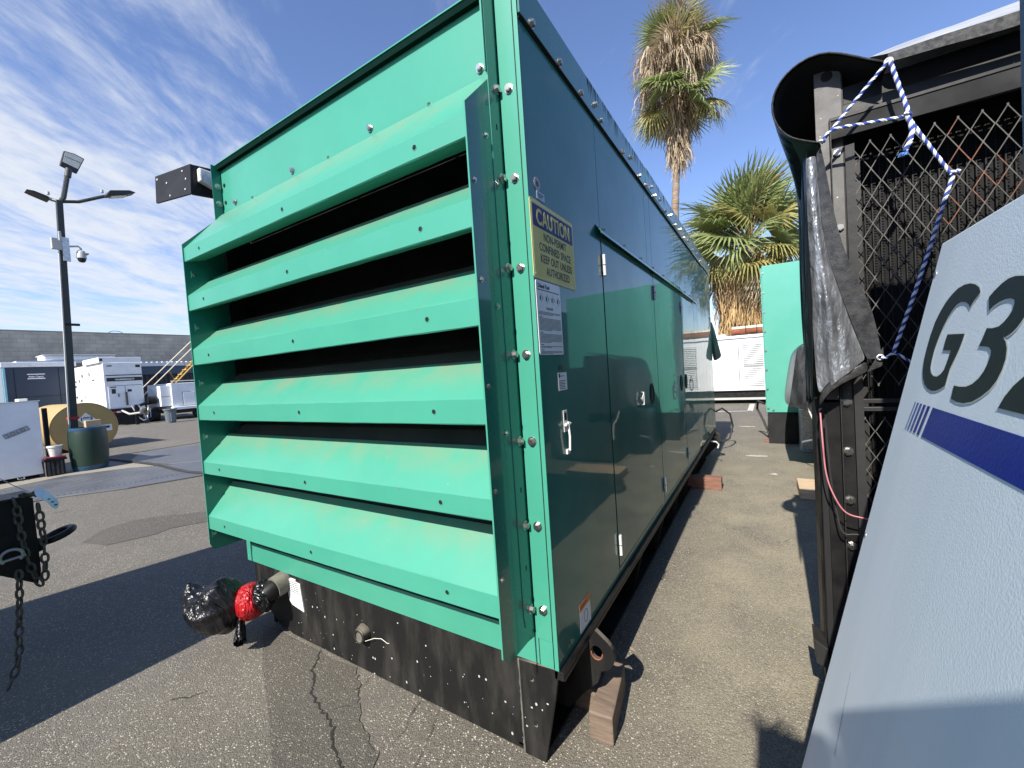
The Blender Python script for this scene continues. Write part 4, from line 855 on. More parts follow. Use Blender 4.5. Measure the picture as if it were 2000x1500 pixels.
# pipe stub
put('fill_pipe', MB().cyl((-2.50, Y0+.02, .325), (-2.50, Y0-.055, .315), .066, .062, n=24), PIPE, sk, sm=True)
put('fill_pipe_elbow', MB().tube([(-2.50, Y0-.05, .315), (-2.505, Y0-.09, .30), (-2.55, Y0-.13, .28)], .055, 16), BLACK, sk, sm=True)
# side of the skid
put('skid_side_flange', B(XR-.02, XR+.018, Y0-.002, Y1-.06, .352, .384), BLACK, E_, bev=.002)
put('skid_side_flange_lip', B(XR+.0, XR+.0205, Y0+.004, Y1-.06, .352, .362), BLACK, E_)
put('skid_web', B(-.90, -.89, Y0+.03, Y1-.1, .01, .352), BLACKM, E_)
put('skid_foot_flange', B(-.89, -.765, Y0+.012, Y1-.1, .012, .022), BLACK, E_, bev=.001)
put('skid_left_web', B(-2.70, -2.68, Y0+.03, Y1-.1, .01, .385), BLACK, E_)
for y in (2.55, 3.2, 3.85, 4.5, 5.15, 5.8, 6.4):
    put('skid_gusset', MB().prism([(-.89, y, .022), (-.77, y, .022), (-.68, y, .352), (-.89, y, .352)], (0, .01, 0)), BLACK, E_)
put('skid_debris', B(-.86, -.84, 1.40, 1.5, .17, .21), PIPE, E_, bev=.004)
def ear(y, par, m=BLACKP):
    outer = [(-.89, y, .352), (-.665, y, .352), (-.640, y, .40), (-.634, y, .408)]
    cx, cz, r = -.632, .315, .074
    for k in range(11): a = R(50-k*13); outer.append((cx+r*math.cos(a), y, cz+r*math.sin(a)))
    outer += [(-.634, y, .19), (-.70, y, .12), (-.77, y, .03), (-.89, y, .03)]
    # plate with a real hole: bridge polygon
    hole = [(cx+.026*math.cos(t), y, cz+.03*math.sin(t)) for t in [2*math.pi*j/18 for j in range(18)]]
    bm = bmesh.new(); vo = [bm.verts.new(p) for p in outer]; vh = [bm.verts.new(p) for p in hole]
    eds = [bm.edges.new((vo[i], vo[(i+1) % len(vo)])) for i in range(len(vo))]+[bm.edges.new((vh[i], vh[(i+1) % len(vh)])) for i in range(len(vh))]
    bmesh.ops.triangle_fill(bm, use_beauty=True, edges=eds)
    me = bpy.data.meshes.new('lifting_eye'); bm.to_mesh(me); bm.free(); me.materials.append(m)
    return put('lifting_eye', me, None, par, solid=.022)
ear(1.56, E_); e2 = ear(6.55, E_)
put('eye_rust', MB().tube([(-.632+.025*math.cos(t*math.pi/9), 1.551, .315+.029*math.sin(t*math.pi/9)) for t in range(9, 19)], .0035, 5), RUST, E_)
# black duct box and silver stub at the top left
dv = Vector((-.97834, -.207, 0)); PA = Vector((-3.05, 1.249, 2.937)); PB = Vector((-3.05, 1.239, 2.748))
q0 = Vector((-3.384, 1.178, 2.931)); q1 = Vector((-3.399, 1.175, 2.76))
BOXB = mat('scuffed_black_sheet', (.012, .013, .016), (.02, .022, .027), rough=.65, spec=.2, nscale=6, speck=(14, .07, (.6, .62, .66), .75))
put('duct_front', MB().prism([PA, q0, q1, PB], (.0, .012, 0)), BOXB, E_)
put('duct_side', MB().prism([PA+Vector((0, .013, 0)), PB+Vector((0, .013, 0)), PB+Vector((0.01, .4, .04)), PA+Vector((0.01, .4, .04))], (-.02, 0, 0)), BLACK, E_)
put('duct_top', MB().prism([PA+Vector((-.001, .013, -.003)), PA+Vector((0, .4, .0)), q0+Vector((0, .4, 0)), q0+Vector((0.001, .013, -.003))], (0, 0, -.006)), BLACK, E_)
put('duct_stub', MB().prism([(-3.0, 1.277, 2.912), (-3.0, 1.37, 2.908), (-3.0, 1.36, 2.80), (-3.0, 1.276, 2.829)], (-.04, 0, 0)), mat('bright_foil', (.78, .78, .74), (.45, .45, .42), rough=.4, nscale=25, bump=.5, bscale=40, bdist=.004), E_, bev=.008)
put('duct_bracket', B(-3.03, -2.889, 1.5, 1.56, 2.72, 2.82), BLACK, E_)
for u, v, r in ((.06, .86, .007), (.78, .85, .006), (.87, .55, .006), (.33, .62, .006), (.42, .13, .006), (.85, .2, .006)):
    p = q0.lerp(PA, u).lerp(q1.lerp(PB, u), 1-v)+Vector((0, -.002, 0))
    put('paint_chip', MB().cyl(p, p+Vector((0, .003, 0)), r, n=8), WHITE2, E_)

# bin bag on the pipe with red tape
bg_ = thing('bin_bag', 'black bin bag taped over the pipe at the skid corner', 'bin bag', (-2.75, 1.02, .2))
random.seed(5)
def blob(path, radii, m, nseg=48, amp=.12, seed=1, flat=.95):
    rs = random.Random(seed); ph = [rs.uniform(0, 6.28) for _ in range(8)]; P = [Vector(p) for p in path]; rows = []
    for i, p in enumerate(P):
        t = (P[min(i+1, len(P)-1)]-P[max(i-1, 0)]).normalized(); a = t.cross(Vector((0, 0, 1))).normalized(); b = t.cross(a)
        row = []
        for j in range(nseg+1):
            th = 2*math.pi*(j % nseg)/nseg
            fold = -abs(math.sin(4*th+ph[0]+i*.35))*.7-abs(math.sin(6.5*th*2/2+ph[1]-i*.2))*.0+abs(math.sin(7*th+ph[2]+i*.5))*.5+math.sin(2*th+ph[3]+i*.6)*.4+.25*math.sin(3*th-i*.8+ph[4])
            rr_ = radii[i]*(1+amp*fold)
            row.append(tuple(p+(a*math.cos(th)*flat+b*math.sin(th))*rr_))
        rows.append(row)
    return MB().sheet(rows, m)
put('bag_body', blob([(-2.600, 1.136, .262), (-2.62, 1.122, .262), (-2.645, 1.10, .263), (-2.675, 1.08, .262), (-2.70, 1.06, .262), (-2.73, 1.04, .266), (-2.76, 1.02, .275), (-2.785, 1.0, .29), (-2.81, .985, .315), (-2.83, .975, .35), (-2.842, .966, .405)],
    [.055, .095, .132, .152, .158, .156, .142, .12, .09, .055, .012], None, amp=.15, seed=3), BAG, bg_, sm=True, sub=2)
put('bag_tail', blob([(-2.60, 1.11, .20), (-2.575, 1.09, .15), (-2.555, 1.075, .105), (-2.54, 1.065, .085)], [.025, .045, .062, .066], None, amp=.3, seed=8, flat=.5), BAG, bg_, sm=True, sub=1)
put('bag_collar', blob([(-2.495, 1.225, .296), (-2.503, 1.217, .293), (-2.515, 1.207, .288), (-2.528, 1.197, .283), (-2.54, 1.187, .278)], [.055, .082, .092, .088, .075], None, amp=.22, seed=6), BAG, bg_, sm=True, sub=1)
put('red_tape', blob([(-2.532, 1.194, .281), (-2.537, 1.190, .279), (-2.555, 1.176, .273), (-2.575, 1.160, .268), (-2.598, 1.143, .263), (-2.612, 1.132, .261), (-2.62, 1.127, .26)], [.06, .088, .100, .104, .100, .088, .06], None, amp=.05, seed=2), REDT, bg_, sm=True, sub=1)

# timbers
tag(put('wood_block', MB().prism([(-.655, 1.478, 0), (-.557, 1.482, 0), (-.600, 1.795, 0), (-.672, 1.795, 0)], (.002, -.001, .118)), WOOD, bev=.006), 'short weathered timber block standing clear of the near skid corner', 'wood block', 'loose wood blocks')
tag(put('wood_block', B(-1.0, -.662, 1.60, 1.72, 0, .10), WOOD, bev=.006), 'dark timber block in the shade under the near skid corner', 'wood block', 'loose wood blocks')
tag(put('wood_block', B(-1.0, -.455, 5.03, 5.16, 0, .135), WOODR, bev=.005), 'reddish brown timber block under the middle of the long skid', 'wood block', 'loose wood blocks')
tag(put('wood_block', B(.255, .95, 4.99, 5.42, 0, .10), WOODP, bev=.005), 'pale pine board on the asphalt beside the black radiator frame', 'wood block', 'loose wood blocks')
# cables and tarp at the far end
tag(put('cable_loop', MB().tube([(-.68, 7.2, .62), (-.60, 7.3, .66), (-.50, 7.45, .55), (-.47, 7.5, .35), (-.52, 7.4, .16), (-.62, 7.25, .12), (-.70, 7.1, .2)], .014, 8), RUBBER, sm=True), 'black cable looping out at the far end of the green enclosure', 'cable')
tp = MB().sheet([[(-.70, 7.14, 2.05), (-.68, 7.2, 2.05), (-.67, 7.3, 2.0)], [(-.69, 7.14, 1.8), (-.66, 7.2, 1.8), (-.62, 7.3, 1.78)], [(-.69, 7.14, 1.6), (-.635, 7.2, 1.58), (-.58, 7.3, 1.55)], [(-.68, 7.14, 1.4), (-.62, 7.2, 1.43), (-.56, 7.3, 1.48)]])
tag(put('tarp_corner', tp, TARP, sm=True, sub=2, solid=.004), 'black tarp corner hanging at the far end of the green enclosure', 'tarp')
put('tow_hook', MB().tube([(-.66, 6.15, .34), (-.60, 6.18, .33), (-.57, 6.2, .29), (-.585, 6.2, .24)], .009, 8), CHROME, E_, sm=True)
# ------------------------------------------------------------------ black radiator frame at the right
rf = thing('radiator_frame', 'tall black radiator frame with expanded metal grilles under a tarp', 'radiator', (.9, 2.4, 0))
YB = 2.0
# left channel post, in folded pieces
put('post', MB().prism([(.201, YB, 1.3), (.279, YB, 1.3), (.281, YB, 2.51), (.276, YB, 2.522), (.205, YB, 2.555), (.201, YB, 2.545)], (0, .004, 0)), GREYP, rf, bev=.001)
put('post_return', B(.281, .285, YB+.001, YB+.06, 1.3, 2.51), BLACK, rf)
put('post_hole', MB().cyl((.240, YB-.002, 2.523-.008), (.240, YB+.002, 2.515), .018, n=24), VOID, rf)
put('beam', B(.286, 1.7, YB+.02, YB+.03, 2.345, 2.40), GREYK, rf)
put('beam_upper', B(.286, 1.7, YB+.025, YB+.1, 2.40, 2.47), BLACK, rf, bev=.004)
put('rim_edge', B(.240, 1.7, YB-.032, YB-.028, 2.335, 2.345), GREYK, rf)
put('rim_top', B(.240, 1.7, YB-.030, YB+.02, 2.336, 2.340), BLACK, rf)
put('rim_face', B(.243, 1.7, YB-.028, YB-.024, 2.27, 2.336), BLACKM, rf)
put('rim_left', B(.240, .2425, YB-.033, YB+.01, .02, 2.345), GREYK, rf)
put('inner_strip', B(.243, .284, YB+.005, YB+.009, .02, 2.33), BLACK, rf)
put('grille_frame', MB().prism([(.284, YB-.012, .02), (.310, YB-.018, .02), (.310, YB-.018, 2.24), (.284, YB-.012, 2.24)], (0, .004, 0)), GREYK, rf)
put('inner_post', B(.302, .335, YB+.05, YB+.054, .1, 2.2), GREYK, rf)
# lower folded channel
put('lower_post', B(.197, .241, YB, YB+.004, .02, 1.29), BLACK, rf, bev=.001)
put('lower_post_side', B(.178, .197, YB+.012, YB+.016, .02, 1.29), BLACKM, rf)
put('frame_side', B(.176, .179, YB+.016, 2.3, .02, 2.15), BLACK, rf)
put('frame_side_edge', B(.168, .180, YB+.05, YB+.054, .02, 1.3), BLACK, rf)
put('frame_back', B(.18, 1.7, 2.28, 2.3, .02, 2.45), BLACKM, rf)
put('base_foot', MB().prism([(.130, 1.98, .335), (.175, 1.98, .305), (.175, 1.98, .22), (.134, 1.98, .235)], (0, .12, 0)), GREYK, rf, bev=.004)
put('core', B(.31, 1.7, YB+.15, YB+.19, .05, 2.3), VOID, rf)
tubes = MB(); k = 0; x = .335
while x < 1.05:
    tubes.cyl((x, YB+.14, .1), (x, YB+.14, 2.26), .0032, n=5)
    for q in range(120): tubes.box(x+.003, x+.011, YB+.136, YB+.138, 1.0+q*.0105, 1.0+q*.0105+.002)
    x += .0235
put('core_tubes', tubes, FIN, rf, stuff=True)
# expanded metal
def grille(x0, x1, z0, z1, y, name):
    grs = random.Random(4)
    w_, h_ = .056, .098; mb = MB(); nx = int((x1-x0)/w_)+1; nz = int((z1-z0)/h_)+1
    for i in range(nx):
        for j in range(nz):
            cx = x0+(i+.5)*w_; cz = z0+(j+.5)*h_; rz = abs(cx-.63) < .10 and abs(cz-1.95-(.63-cx)*1.5) < .17; gm = GRILLE
            for sx in (1, -1):
                for sz in (1, -1):
                    gm = mat('mesh_rust', (.20, .085, .045), (.12, .06, .04), rough=.85, nscale=40) if rz and grs.random() < .4 else GRILLE
                    a = Vector((cx+sx*w_/2, y, cz)); b = Vector((cx+sx*.001, y, cz+sz*h_/2))
                    if (sx, sz) in ((1, 1), (-1, -1)) or True:
                        if a.x > x1+.001 or b.z > z1 or b.z < z0: continue
                        d = (b-a); n = Vector((-d.z, 0, d.x)).normalized()*.0014
                        mb.prism([a-n, a+n, b+n*.9, b-n*.9], (0, .0028, 0), gm)
            mb.box(cx-w_/2-.0026, cx-w_/2+.0026, y-.0006, y+.003, cz-.005, cz+.005, gm)
    return put(name, mb, None, rf)
grille(.300, .98, 1.305, 2.27, YB-.006, 'mesh_grille')
grille(.314, .98, .2, 1.255, YB-.004, 'mesh_grille')
put('cross_bar', B(.302, .98, YB-.012, YB+.01, 1.256, 1.272), GREYK, rf, bev=.002)
put('cross_bar', B(.302, .98, YB-.012, YB+.01, 1.286, 1.302), GREYK, rf, bev=.002)
for z in (2.225, 1.95, 1.291, 1.10, .91, .73): bolt((.262, YB+.004, z), (0, -1, 0), rf)
put('fan_shroud', B(.95, 1.7, 1.5, 1.94, .3, 2.2), BLACKM, rf)

# tarp: rolled mouth, side drop, folded front flap, roof strip
ta = thing('tarp', 'black and silver tarp draped over the radiator frame with a rolled open corner', 'tarp', (.4, 2.3, 1.9))
mouth = [(.209, 2.246), (.165, 2.268), (.119, 2.293), (.088, 2.33), (.066, 2.38), (.060, 2.44), (.078, 2.497), (.11, 2.532), (.150, 2.557), (.212, 2.566), (.27, 2.54), (.338, 2.487), (.397, 2.451)]
def frontier(y): return y
back = [(.178, 2.05), (.168, 2.08), (.160, 2.12), (.155, 2.18), (.153, 2.24), (.155, 2.30), (.165, 2.34), (.18, 2.37), (.21, 2.40), (.25, 2.42), (.30, 2.43), (.36, 2.44), (.42, 2.45)]
rows = []
for i in range(9):
    t = i/8; tt = t*t*(3-2*t)
    rows.append([(mx+(bx-mx)*tt, 1.92+.40*t+(.06*math.sin(j*1.3)*t*(1-t)), mz+(bz-mz)*tt) for j, ((mx, mz), (bx, bz)) in enumerate(zip(mouth, back))])
put('tarp_roll', MB().sheet(rows), TARP, ta, sm=True, sub=2)
put('tarp_lining', MB().sheet([[(x+(.28-x)*.035, y+.002, z+(2.38-z)*.035) for x, y, z in rw] for rw in rows]), TARP_I, ta, sm=True, sub=2)
put('roll_edge', MB().tube([(x, 1.918, z) for x, z in mouth], .0042, 6), HEM, ta, sm=True, sub=1)
# green tinted underside fold below the mouth
rows = [[(.209, 1.925, 2.244), (.165, 1.925, 2.268), (.119, 1.925, 2.292), (.082, 1.925, 2.34), (.066, 1.93, 2.385)],
        [(.209, 1.96, 2.238), (.175, 1.97, 2.242), (.14, 1.98, 2.268), (.104, 1.99, 2.315), (.083, 2.0, 2.36)],
        [(.205, 2.02, 2.226), (.182, 2.04, 2.205), (.165, 2.06, 2.22), (.14, 2.08, 2.28), (.12, 2.09, 2.33)],
        [(.19, 2.06, 2.16), (.18, 2.08, 2.14), (.17, 2.1, 2.15), (.16, 2.15, 2.2), (.15, 2.2, 2.26)]]
put('tarp_fold', MB().sheet(rows), TARP_G, ta, sm=True, sub=2, solid=.002)
# side drop with vertical wrinkles (x ~ .16)
rows = []
for i in range(22):
    v = i/21; z = 2.24-(2.24-1.30)*v+.03*math.sin(v*9)*0
    row = []
    for j in range(20):
        u = j/19; y = 1.93+u*.42
        row.append((.163+.009*math.sin(u*36+v*2.3)*(1-u*.4)+.006*math.sin(u*71+v*5)-.012*v*(1-u), y, z-.03*u*v+.02*math.sin(u*11)*v))
    rows.append(row)
put('side_drop', MB().sheet(rows), TARP, ta, sm=True, sub=1, solid=.002)
# front flap silver, then black hem band at its right
L_ = [(.161, 2.215), (.159, 2.08), (.159, 1.946), (.161, 1.84), (.163, 1.735), (.162, 1.60), (.163, 1.485), (.165, 1.40), (.170, 1.325)]
M_ = [(.192, 2.215), (.196, 2.10), (.200, 1.98), (.212, 1.86), (.230, 1.77), (.252, 1.68), (.276, 1.59), (.296, 1.51), (.314, 1.452)]
H_ = [(.208, 2.236), (.226, 2.07), (.248, 1.91), (.270, 1.82), (.291, 1.751), (.312, 1.69), (.330, 1.636), (.345, 1.55), (.355, 1.452)]
rows = []
for i, (a, b) in enumerate(zip(L_, M_)):
    v = i/8; rows.append([(a[0]+(b[0]-a[0])*u, 1.935-.03*math.sin(u*3.1)*(.4+v)-.006*math.sin(u*17+v*9)*v, a[1]+(b[1]-a[1])*u-.0*u) for u in [k/12 for k in range(13)]])
put('front_flap', MB().sheet(rows), TARP_S, ta, sm=True, sub=2, solid=.002)
rows = []
for i, (a, b) in enumerate(zip(M_, H_)):
    v = i/8; rows.append([(a[0]+(b[0]-a[0])*u, 1.929-.010*u+.003*math.sin(v*22+u*2), a[1]+(b[1]-a[1])*u) for u in [k/5 for k in range(6)]])
put('flap_hem', MB().sheet(rows), HEM, ta, sm=True, sub=1)
# bottom hem of the flap
bt = [(.170, 1.325), (.182, 1.352), (.205, 1.385), (.236, 1.408), (.27, 1.425), (.295, 1.437), (.314, 1.452)]
bl = [(.170, 1.27), (.180, 1.30), (.203, 1.335), (.236, 1.362), (.27, 1.381), (.297, 1.394), (.318, 1.404)]
put('bottom_hem', MB().sheet([[(x, 1.920-.02*math.sin(i*.5), z) for i, (x, z) in enumerate(bt)], [(x, 1.918-.02*math.sin(i*.5), z) for i, (x, z) in enumerate(bl)]]), HEM, ta, sm=True, sub=1, solid=.004)
put('corner_patch', MB().prism([(.310, 1.905, 1.405), (.356, 1.905, 1.492), (.357, 1.905, 1.448), (.350, 1.905, 1.425)], (0, .004, 0)), HEM, ta, bev=.001)
def ring(c, r, t, m, par, n=(0, -1, 0)):
    q = Vector(n).to_track_quat('Z', 'Y'); P = [Vector(c)+q @ Vector((r*math.cos(a*math.pi/10), r*math.sin(a*math.pi/10), 0)) for a in range(20)]
    return put('grommet', MB().tube(P, t, 8, closed=True), m, par, sm=True)
ring((.3465, 1.900, 1.456), .0085, .003, GALV, ta)
ring((.395, 1.905, 2.447), .010, .0035, GREYL, ta)
# roof strip right of the grommet
hemp = [(.397, 2.451), (.46, 2.447), (.533, 2.443), (.60, 2.437), (.66, 2.432), (.9, 2.43), (1.3, 2.43)]
rows = [[(x, 1.92, z) for x, z in hemp], [(x, 1.925, z+.032+.012*min(1, (x-.39)*4)) for x, z in hemp]]
put('roof_hem', MB().sheet(rows), mat('roof_hem', (.075, .075, .075), (.035, .035, .035), rough=.75, spec=.2, nscale=60, bump=.8, bscale=150, bdist=.003), ta, solid=.004)
rows = [[(x, 1.927, z+.033+.012*min(1, (x-.39)*4)) for x, z in hemp], [(x-.02, 1.99+.01*math.sin(x*20), z+.075+.03*min(1, (x-.39)*3)) for x, z in hemp], [(x-.035, 2.08, z+.13+.035*min(1, (x-.39)*3)+.006*math.sin(x*30)) for x, z in hemp], [(x-.04, 2.16, z+.06) for x, z in hemp], [(x-.04, 2.34, z-.1) for x, z in hemp]]
put('roof_sheet', MB().sheet(rows), TARP_R, ta, sm=True, sub=2, solid=.002)

# blue and white rope
ro = thing('rope', 'blue and white twisted rope knotted across the radiator grille', 'rope', (.45, 1.9, 1.9))
def catmull(P, n=14):
    P = [Vector(p) for p in P]; out_ = []
    for i in range(len(P)-1):
        a, b, c, d = P[max(i-1, 0)], P[i], P[i+1], P[min(i+2, len(P)-1)]
        for k in range(n):
            t = k/n; out_.append(.5*((2*b)+(-a+c)*t+(2*a-5*b+4*c-d)*t*t+(-a+3*b-3*c+d)*t**3))
    out_.append(P[-1]); return out_
def rope(P, r=.0042, pitch=.030, par=ro):
    L0 = catmull(P, 20); d = [0]
    for a, b in zip(L0, L0[1:]): d.append(d[-1]+(b-a).length)
    tot = d[-1]; n = max(8, int(tot/.0035)); pts = []
    j = 0
    for i in range(n+1):
        s = tot*i/n
        while j < len(d)-2 and d[j+1] < s: j += 1
        t = (s-d[j])/max(1e-9, d[j+1]-d[j]); pts.append(L0[j].lerp(L0[j+1], min(1, t)))
    for ph, m in ((0, ROPEW), (math.pi, ROPEB), (math.pi*.5, ROPEW), (math.pi*1.5, ROPEB)):
        Q = []
        for i, p in enumerate(pts):
            tt = (pts[min(i+1, n)]-pts[max(i-1, 0)]).normalized(); a = tt.cross(Vector((0, 1, .01))).normalized(); b = tt.cross(a)
            th = 2*math.pi*(tot*i/n)/pitch+ph
            Q.append(p+(a*math.cos(th)+b*math.sin(th))*r*.62)
        put('rope_strand', MB().tube(Q, r*(.72 if m is ROPEW else .66), 5), m, par, sm=True)
yr = 1.895
rope([(.395, yr, 2.447), (.30, yr, 2.345), (.207, yr+.01, 2.243)], .0042)
rope([(.207, yr+.01, 2.24), (.238, yr, 2.272), (.33, yr, 2.262), (.424, yr, 2.249)], .0042)
rope([(.395, yr, 2.447), (.416, yr, 2.351), (.436, yr, 2.262), (.433, yr, 2.245)], .0052)
rope([(.433, yr-.004, 2.25), (.443, yr-.006, 2.20), (.436, yr-.004, 2.16), (.425, yr, 2.138)], .0062)
rope([(.433, yr, 2.25), (.47, yr, 2.165), (.536, yr+.01, 2.03)], .0044)
rope([(.552, yr, 2.032), (.54, yr, 2.03), (.518, yr, 1.96), (.484, yr, 1.83), (.444, yr, 1.686), (.405, yr, 1.553), (.380, yr, 1.470)], .0046)
rope([(.347, yr-.004, 1.456), (.362, yr, 1.455), (.377, yr, 1.466), (.398, yr, 1.458), (.45, yr, 1.41), (.52, yr, 1.36)], .0034)
for p, r_ in (((.434, yr-.004, 2.25), .0075), ((.540, yr, 2.03), .0065), ((.209, yr+.006, 2.243), .007)):
    rope([(p[0]-r_, p[1]-.004, p[2]+r_*.6), (p[0], p[1]-.010, p[2]+.002), (p[0]+r_, p[1]-.004, p[2]-r_*.6)], .004)
fz = MB(); random.seed(31)
for k in range(46):
    a = Vector((.423+random.uniform(-.010, .010), yr+random.uniform(-.006, .006), 2.132)); fz.tube([a, a+Vector((random.uniform(-.012, .008), random.uniform(-.006, .004), random.uniform(-.012, -.002)))], .0008, 4)
put('frayed_end', fz, mat('frayed_blue', (.1, .25, .6), rough=.8), ro, stuff=True)
tag(put('cord', MB().tube(catmull([(.172, 1.91, 1.26), (.176, 1.91, 1.14), (.182, 1.91, 1.035), (.20, 1.91, .958), (.236, 1.91, .890), (.30, 1.91, .872), (.42, 1.91, .85)], 8), .0026, 8), PINK, sm=True), 'thin pink cord hanging down the black radiator frame', 'cord')
tag(put('cord', MB().tube(catmull([(.190, 1.94, 1.25), (.196, 1.94, 1.05), (.215, 1.94, .86), (.232, 1.94, .80), (.27, 1.94, .80), (.35, 1.94, .80)], 8), .003, 6), RUBBER, sm=True), 'thin black cord looped low on the radiator frame', 'cord')

from mathutils.geometry import tessellate_polygon
# ------------------------------------------------------------------ blue grey machine and leaning panel
bm_ = thing('blue_generator', 'blue grey generator cabinet, darkened for shade, filling the right edge of the photo', 'generator', (1, -.5, 0))
put('body', B(.352, 1.9, -.85, .985, .12, 2.75), BLUED, bm_, bev=.012)
put('skid', B(.42, 1.85, -.8, .9, 0, .12), BLACKM, bm_)
# unseen cabinet added to darken reflections; unit behind the photographer inferred from its shadow
rg_ = thing('reflection_darkener', 'dark grey cabinet out of view, added to darken reflections in the green side', 'generator', (3.4, 7, 0))
put('body', B(2.35, 4.6, 3.2, 13, .35, 2.7), DARKG, rg_, bev=.02)
put('skid', B(2.4, 4.5, 3.3, 12.9, 0, .35), BLACKM, rg_)
for k in range(5): put('door', B(2.335, 2.35, 3.5+k*1.9, 5.2+k*1.9, .6, 2.4), DARKG, rg_, bev=.006)
ug = thing('grey_generator', 'grey generator cabinet standing just behind the camera', 'generator', (.9, -2, 0))
put('body', B(.082, 1.9, -3.4, -.95, .3, 2.50), DARKG, ug, bev=.015)
put('side_box', B(-.11, .08, -3.0, -.955, .3, 2.455), DARKG, ug, bev=.03)
put('skid', B(.0, 1.85, -3.3, -1.0, 0, .3), BLACKM, ug)
for k in range(7): put('cable', MB().tube([(-.11+.01*k, -.98, 2.43), (-.13+.022*k, -.97, 2.47+.01*(k % 3)), (-.15+.03*k, -.96, 2.46+.02*((k*2) % 3))], .006, 5), RUBBER, ug)
S_ = .22452; X00 = -.03728; NL = math.sqrt(1+S_*S_)
def pp(y, s, off=0.): return Vector((X00+S_*s/NL-off/NL, y, s/NL+off*S_/NL))
pn = thing('leaning_panel', 'pale blue grey steel panel with big G32 lettering leaning on the blue generator', 'panel', (0, 0, 0))
out_p = [(1.3, 1.7585), (1.3, .004), (-1.6, .004), (-1.6, 1.7585)]
put('sheet', MB().prism([pp(y, s) for y, s in out_p], (pp(0, 0)-pp(0, 0, 1))*.012), BLUEP, pn, bev=.0025)
GLp = [[1.0128, 1.6161], [1.0235, 1.6255], [1.0423, 1.6331], [1.0674, 1.6385], [1.0949, 1.6398], [1.1212, 1.6367], [1.145, 1.6279], [1.1674, 1.6148], [1.1842, 1.5985], [1.1988, 1.5777], [1.2052, 1.552], [1.2062, 1.5257], [1.2038, 1.4992], [1.1944, 1.4766], [1.1799, 1.4603], [1.1603, 1.4483], [1.1362, 1.4409], [1.1107, 1.4382], [1.0882, 1.4404], [1.0692, 1.4457], [1.051, 1.453], [1.0515, 1.4688], [1.0508, 1.4851], [1.0405, 1.5047], [1.0332, 1.5221], [1.03, 1.5362], [1.0298, 1.5467], [1.1097, 1.5485], [1.1112, 1.5383], [1.1101, 1.5184], [1.0709, 1.5176], [1.0725, 1.5011], [1.0777, 1.4809], [1.089, 1.472], [1.1037, 1.4668], [1.1231, 1.4668], [1.1403, 1.4721], [1.152, 1.4818], [1.1562, 1.4962], [1.1578, 1.518], [1.1521, 1.543], [1.1438, 1.5638], [1.131, 1.5838], [1.118, 1.5963], [1.103, 1.6049], [1.0846, 1.6076], [1.0634, 1.6047], [1.0486, 1.5995], [1.0387, 1.5924], [1.0299, 1.6037]]
THp = [[.9742, 1.6035], [.9614, 1.6117], [.9439, 1.6203], [.9256, 1.6256], [.9057, 1.6264], [.8849, 1.6237], [.8639, 1.6187], [.8478, 1.6092], [.8392, 1.5975], [.8377, 1.5833], [.8407, 1.5695], [.8475, 1.558], [.856, 1.5488], [.8662, 1.5418], [.8783, 1.5372], [.8876, 1.5358], [.8762, 1.5295], [.8665, 1.5192], [.861, 1.504], [.8619, 1.4888], [.8678, 1.473], [.8807, 1.459], [.9014, 1.4464], [.9256, 1.4361], [.955, 1.4301], [.9835, 1.4295], [1.0089, 1.4326], [1.012, 1.4557], [.9903, 1.4551], [.963, 1.457], [.9433, 1.4628], [.9273, 1.4723], [.9166, 1.484], [.9108, 1.4979], [.9099, 1.5101], [.913, 1.5169], [.923, 1.5219], [.9356, 1.5231], [.959, 1.524], [.9536, 1.537], [.9492, 1.5523], [.9298, 1.5513], [.9113, 1.553], [.8989, 1.5589], [.8903, 1.566], [.8835, 1.5756], [.8838, 1.5845], [.8869, 1.5898], [.8989, 1.5934], [.9147, 1.5941], [.9323, 1.592], [.949, 1.5869], [.9595, 1.5801]]
TWp = [(.8412, 1.4355), (.8328, 1.4528), (.8187, 1.4687), (.7900, 1.4900), (.7500, 1.5100), (.715, 1.535), (.700, 1.565), (.705, 1.590), (.730, 1.598), (.765, 1.592), (.795, 1.578), (.812, 1.605), (.780, 1.622), (.735, 1.630), (.690, 1.622), (.662, 1.597), (.655, 1.565), (.672, 1.53), (.705, 1.500), (.745, 1.475), (.765, 1.461), (.650, 1.461), (.655, 1.4345)]
def decal(name, poly, off, m, th=.0006):
    P = [pp(y, s, off) for y, s in poly]; bm = bmesh.new(); vs = [bm.verts.new(p) for p in P]
    for tri in tessellate_polygon([[Vector((y, s, 0)) for y, s in poly]]): bm.faces.new([vs[i] for i in tri])
    n = (pp(0, 0, 1)-pp(0, 0)).normalized()
    for f in bm.faces:
        f.normal_update()
        if f.normal.dot(n) < 0: f.normal_flip()
    me = bpy.data.meshes.new(name); bm.to_mesh(me); bm.free(); me.materials.append(m); return put(name, me, None, pn)
def grow(poly, d):
    n = len(poly); A = sum(poly[i][0]*poly[(i+1) % n][1]-poly[(i+1) % n][0]*poly[i][1] for i in range(n)); sg = 1 if A > 0 else -1; o_ = []
    for i in range(n):
        a, b, c = Vector(poly[i-1]), Vector(poly[i]), Vector(poly[(i+1) % n]); t = ((b-a).normalized()+(c-b).normalized()); t = t.normalized() if t.length > 1e-6 else (c-b).normalized()
        o_.append((b.x+t.y*d*sg, b.y-t.x*d*sg))
    return o_
for poly in (GLp, THp, TWp):
    decal('letter_outline', grow(poly, .0026), .0011, CREAM); decal('letter', poly, .0016, INKG)
decal('stripe', [(1.082, 1.4082), (.3, 1.4082), (-1.6, 1.4082), (-1.6, 1.3478), (1.100, 1.3478)], .0012, BLUEV)
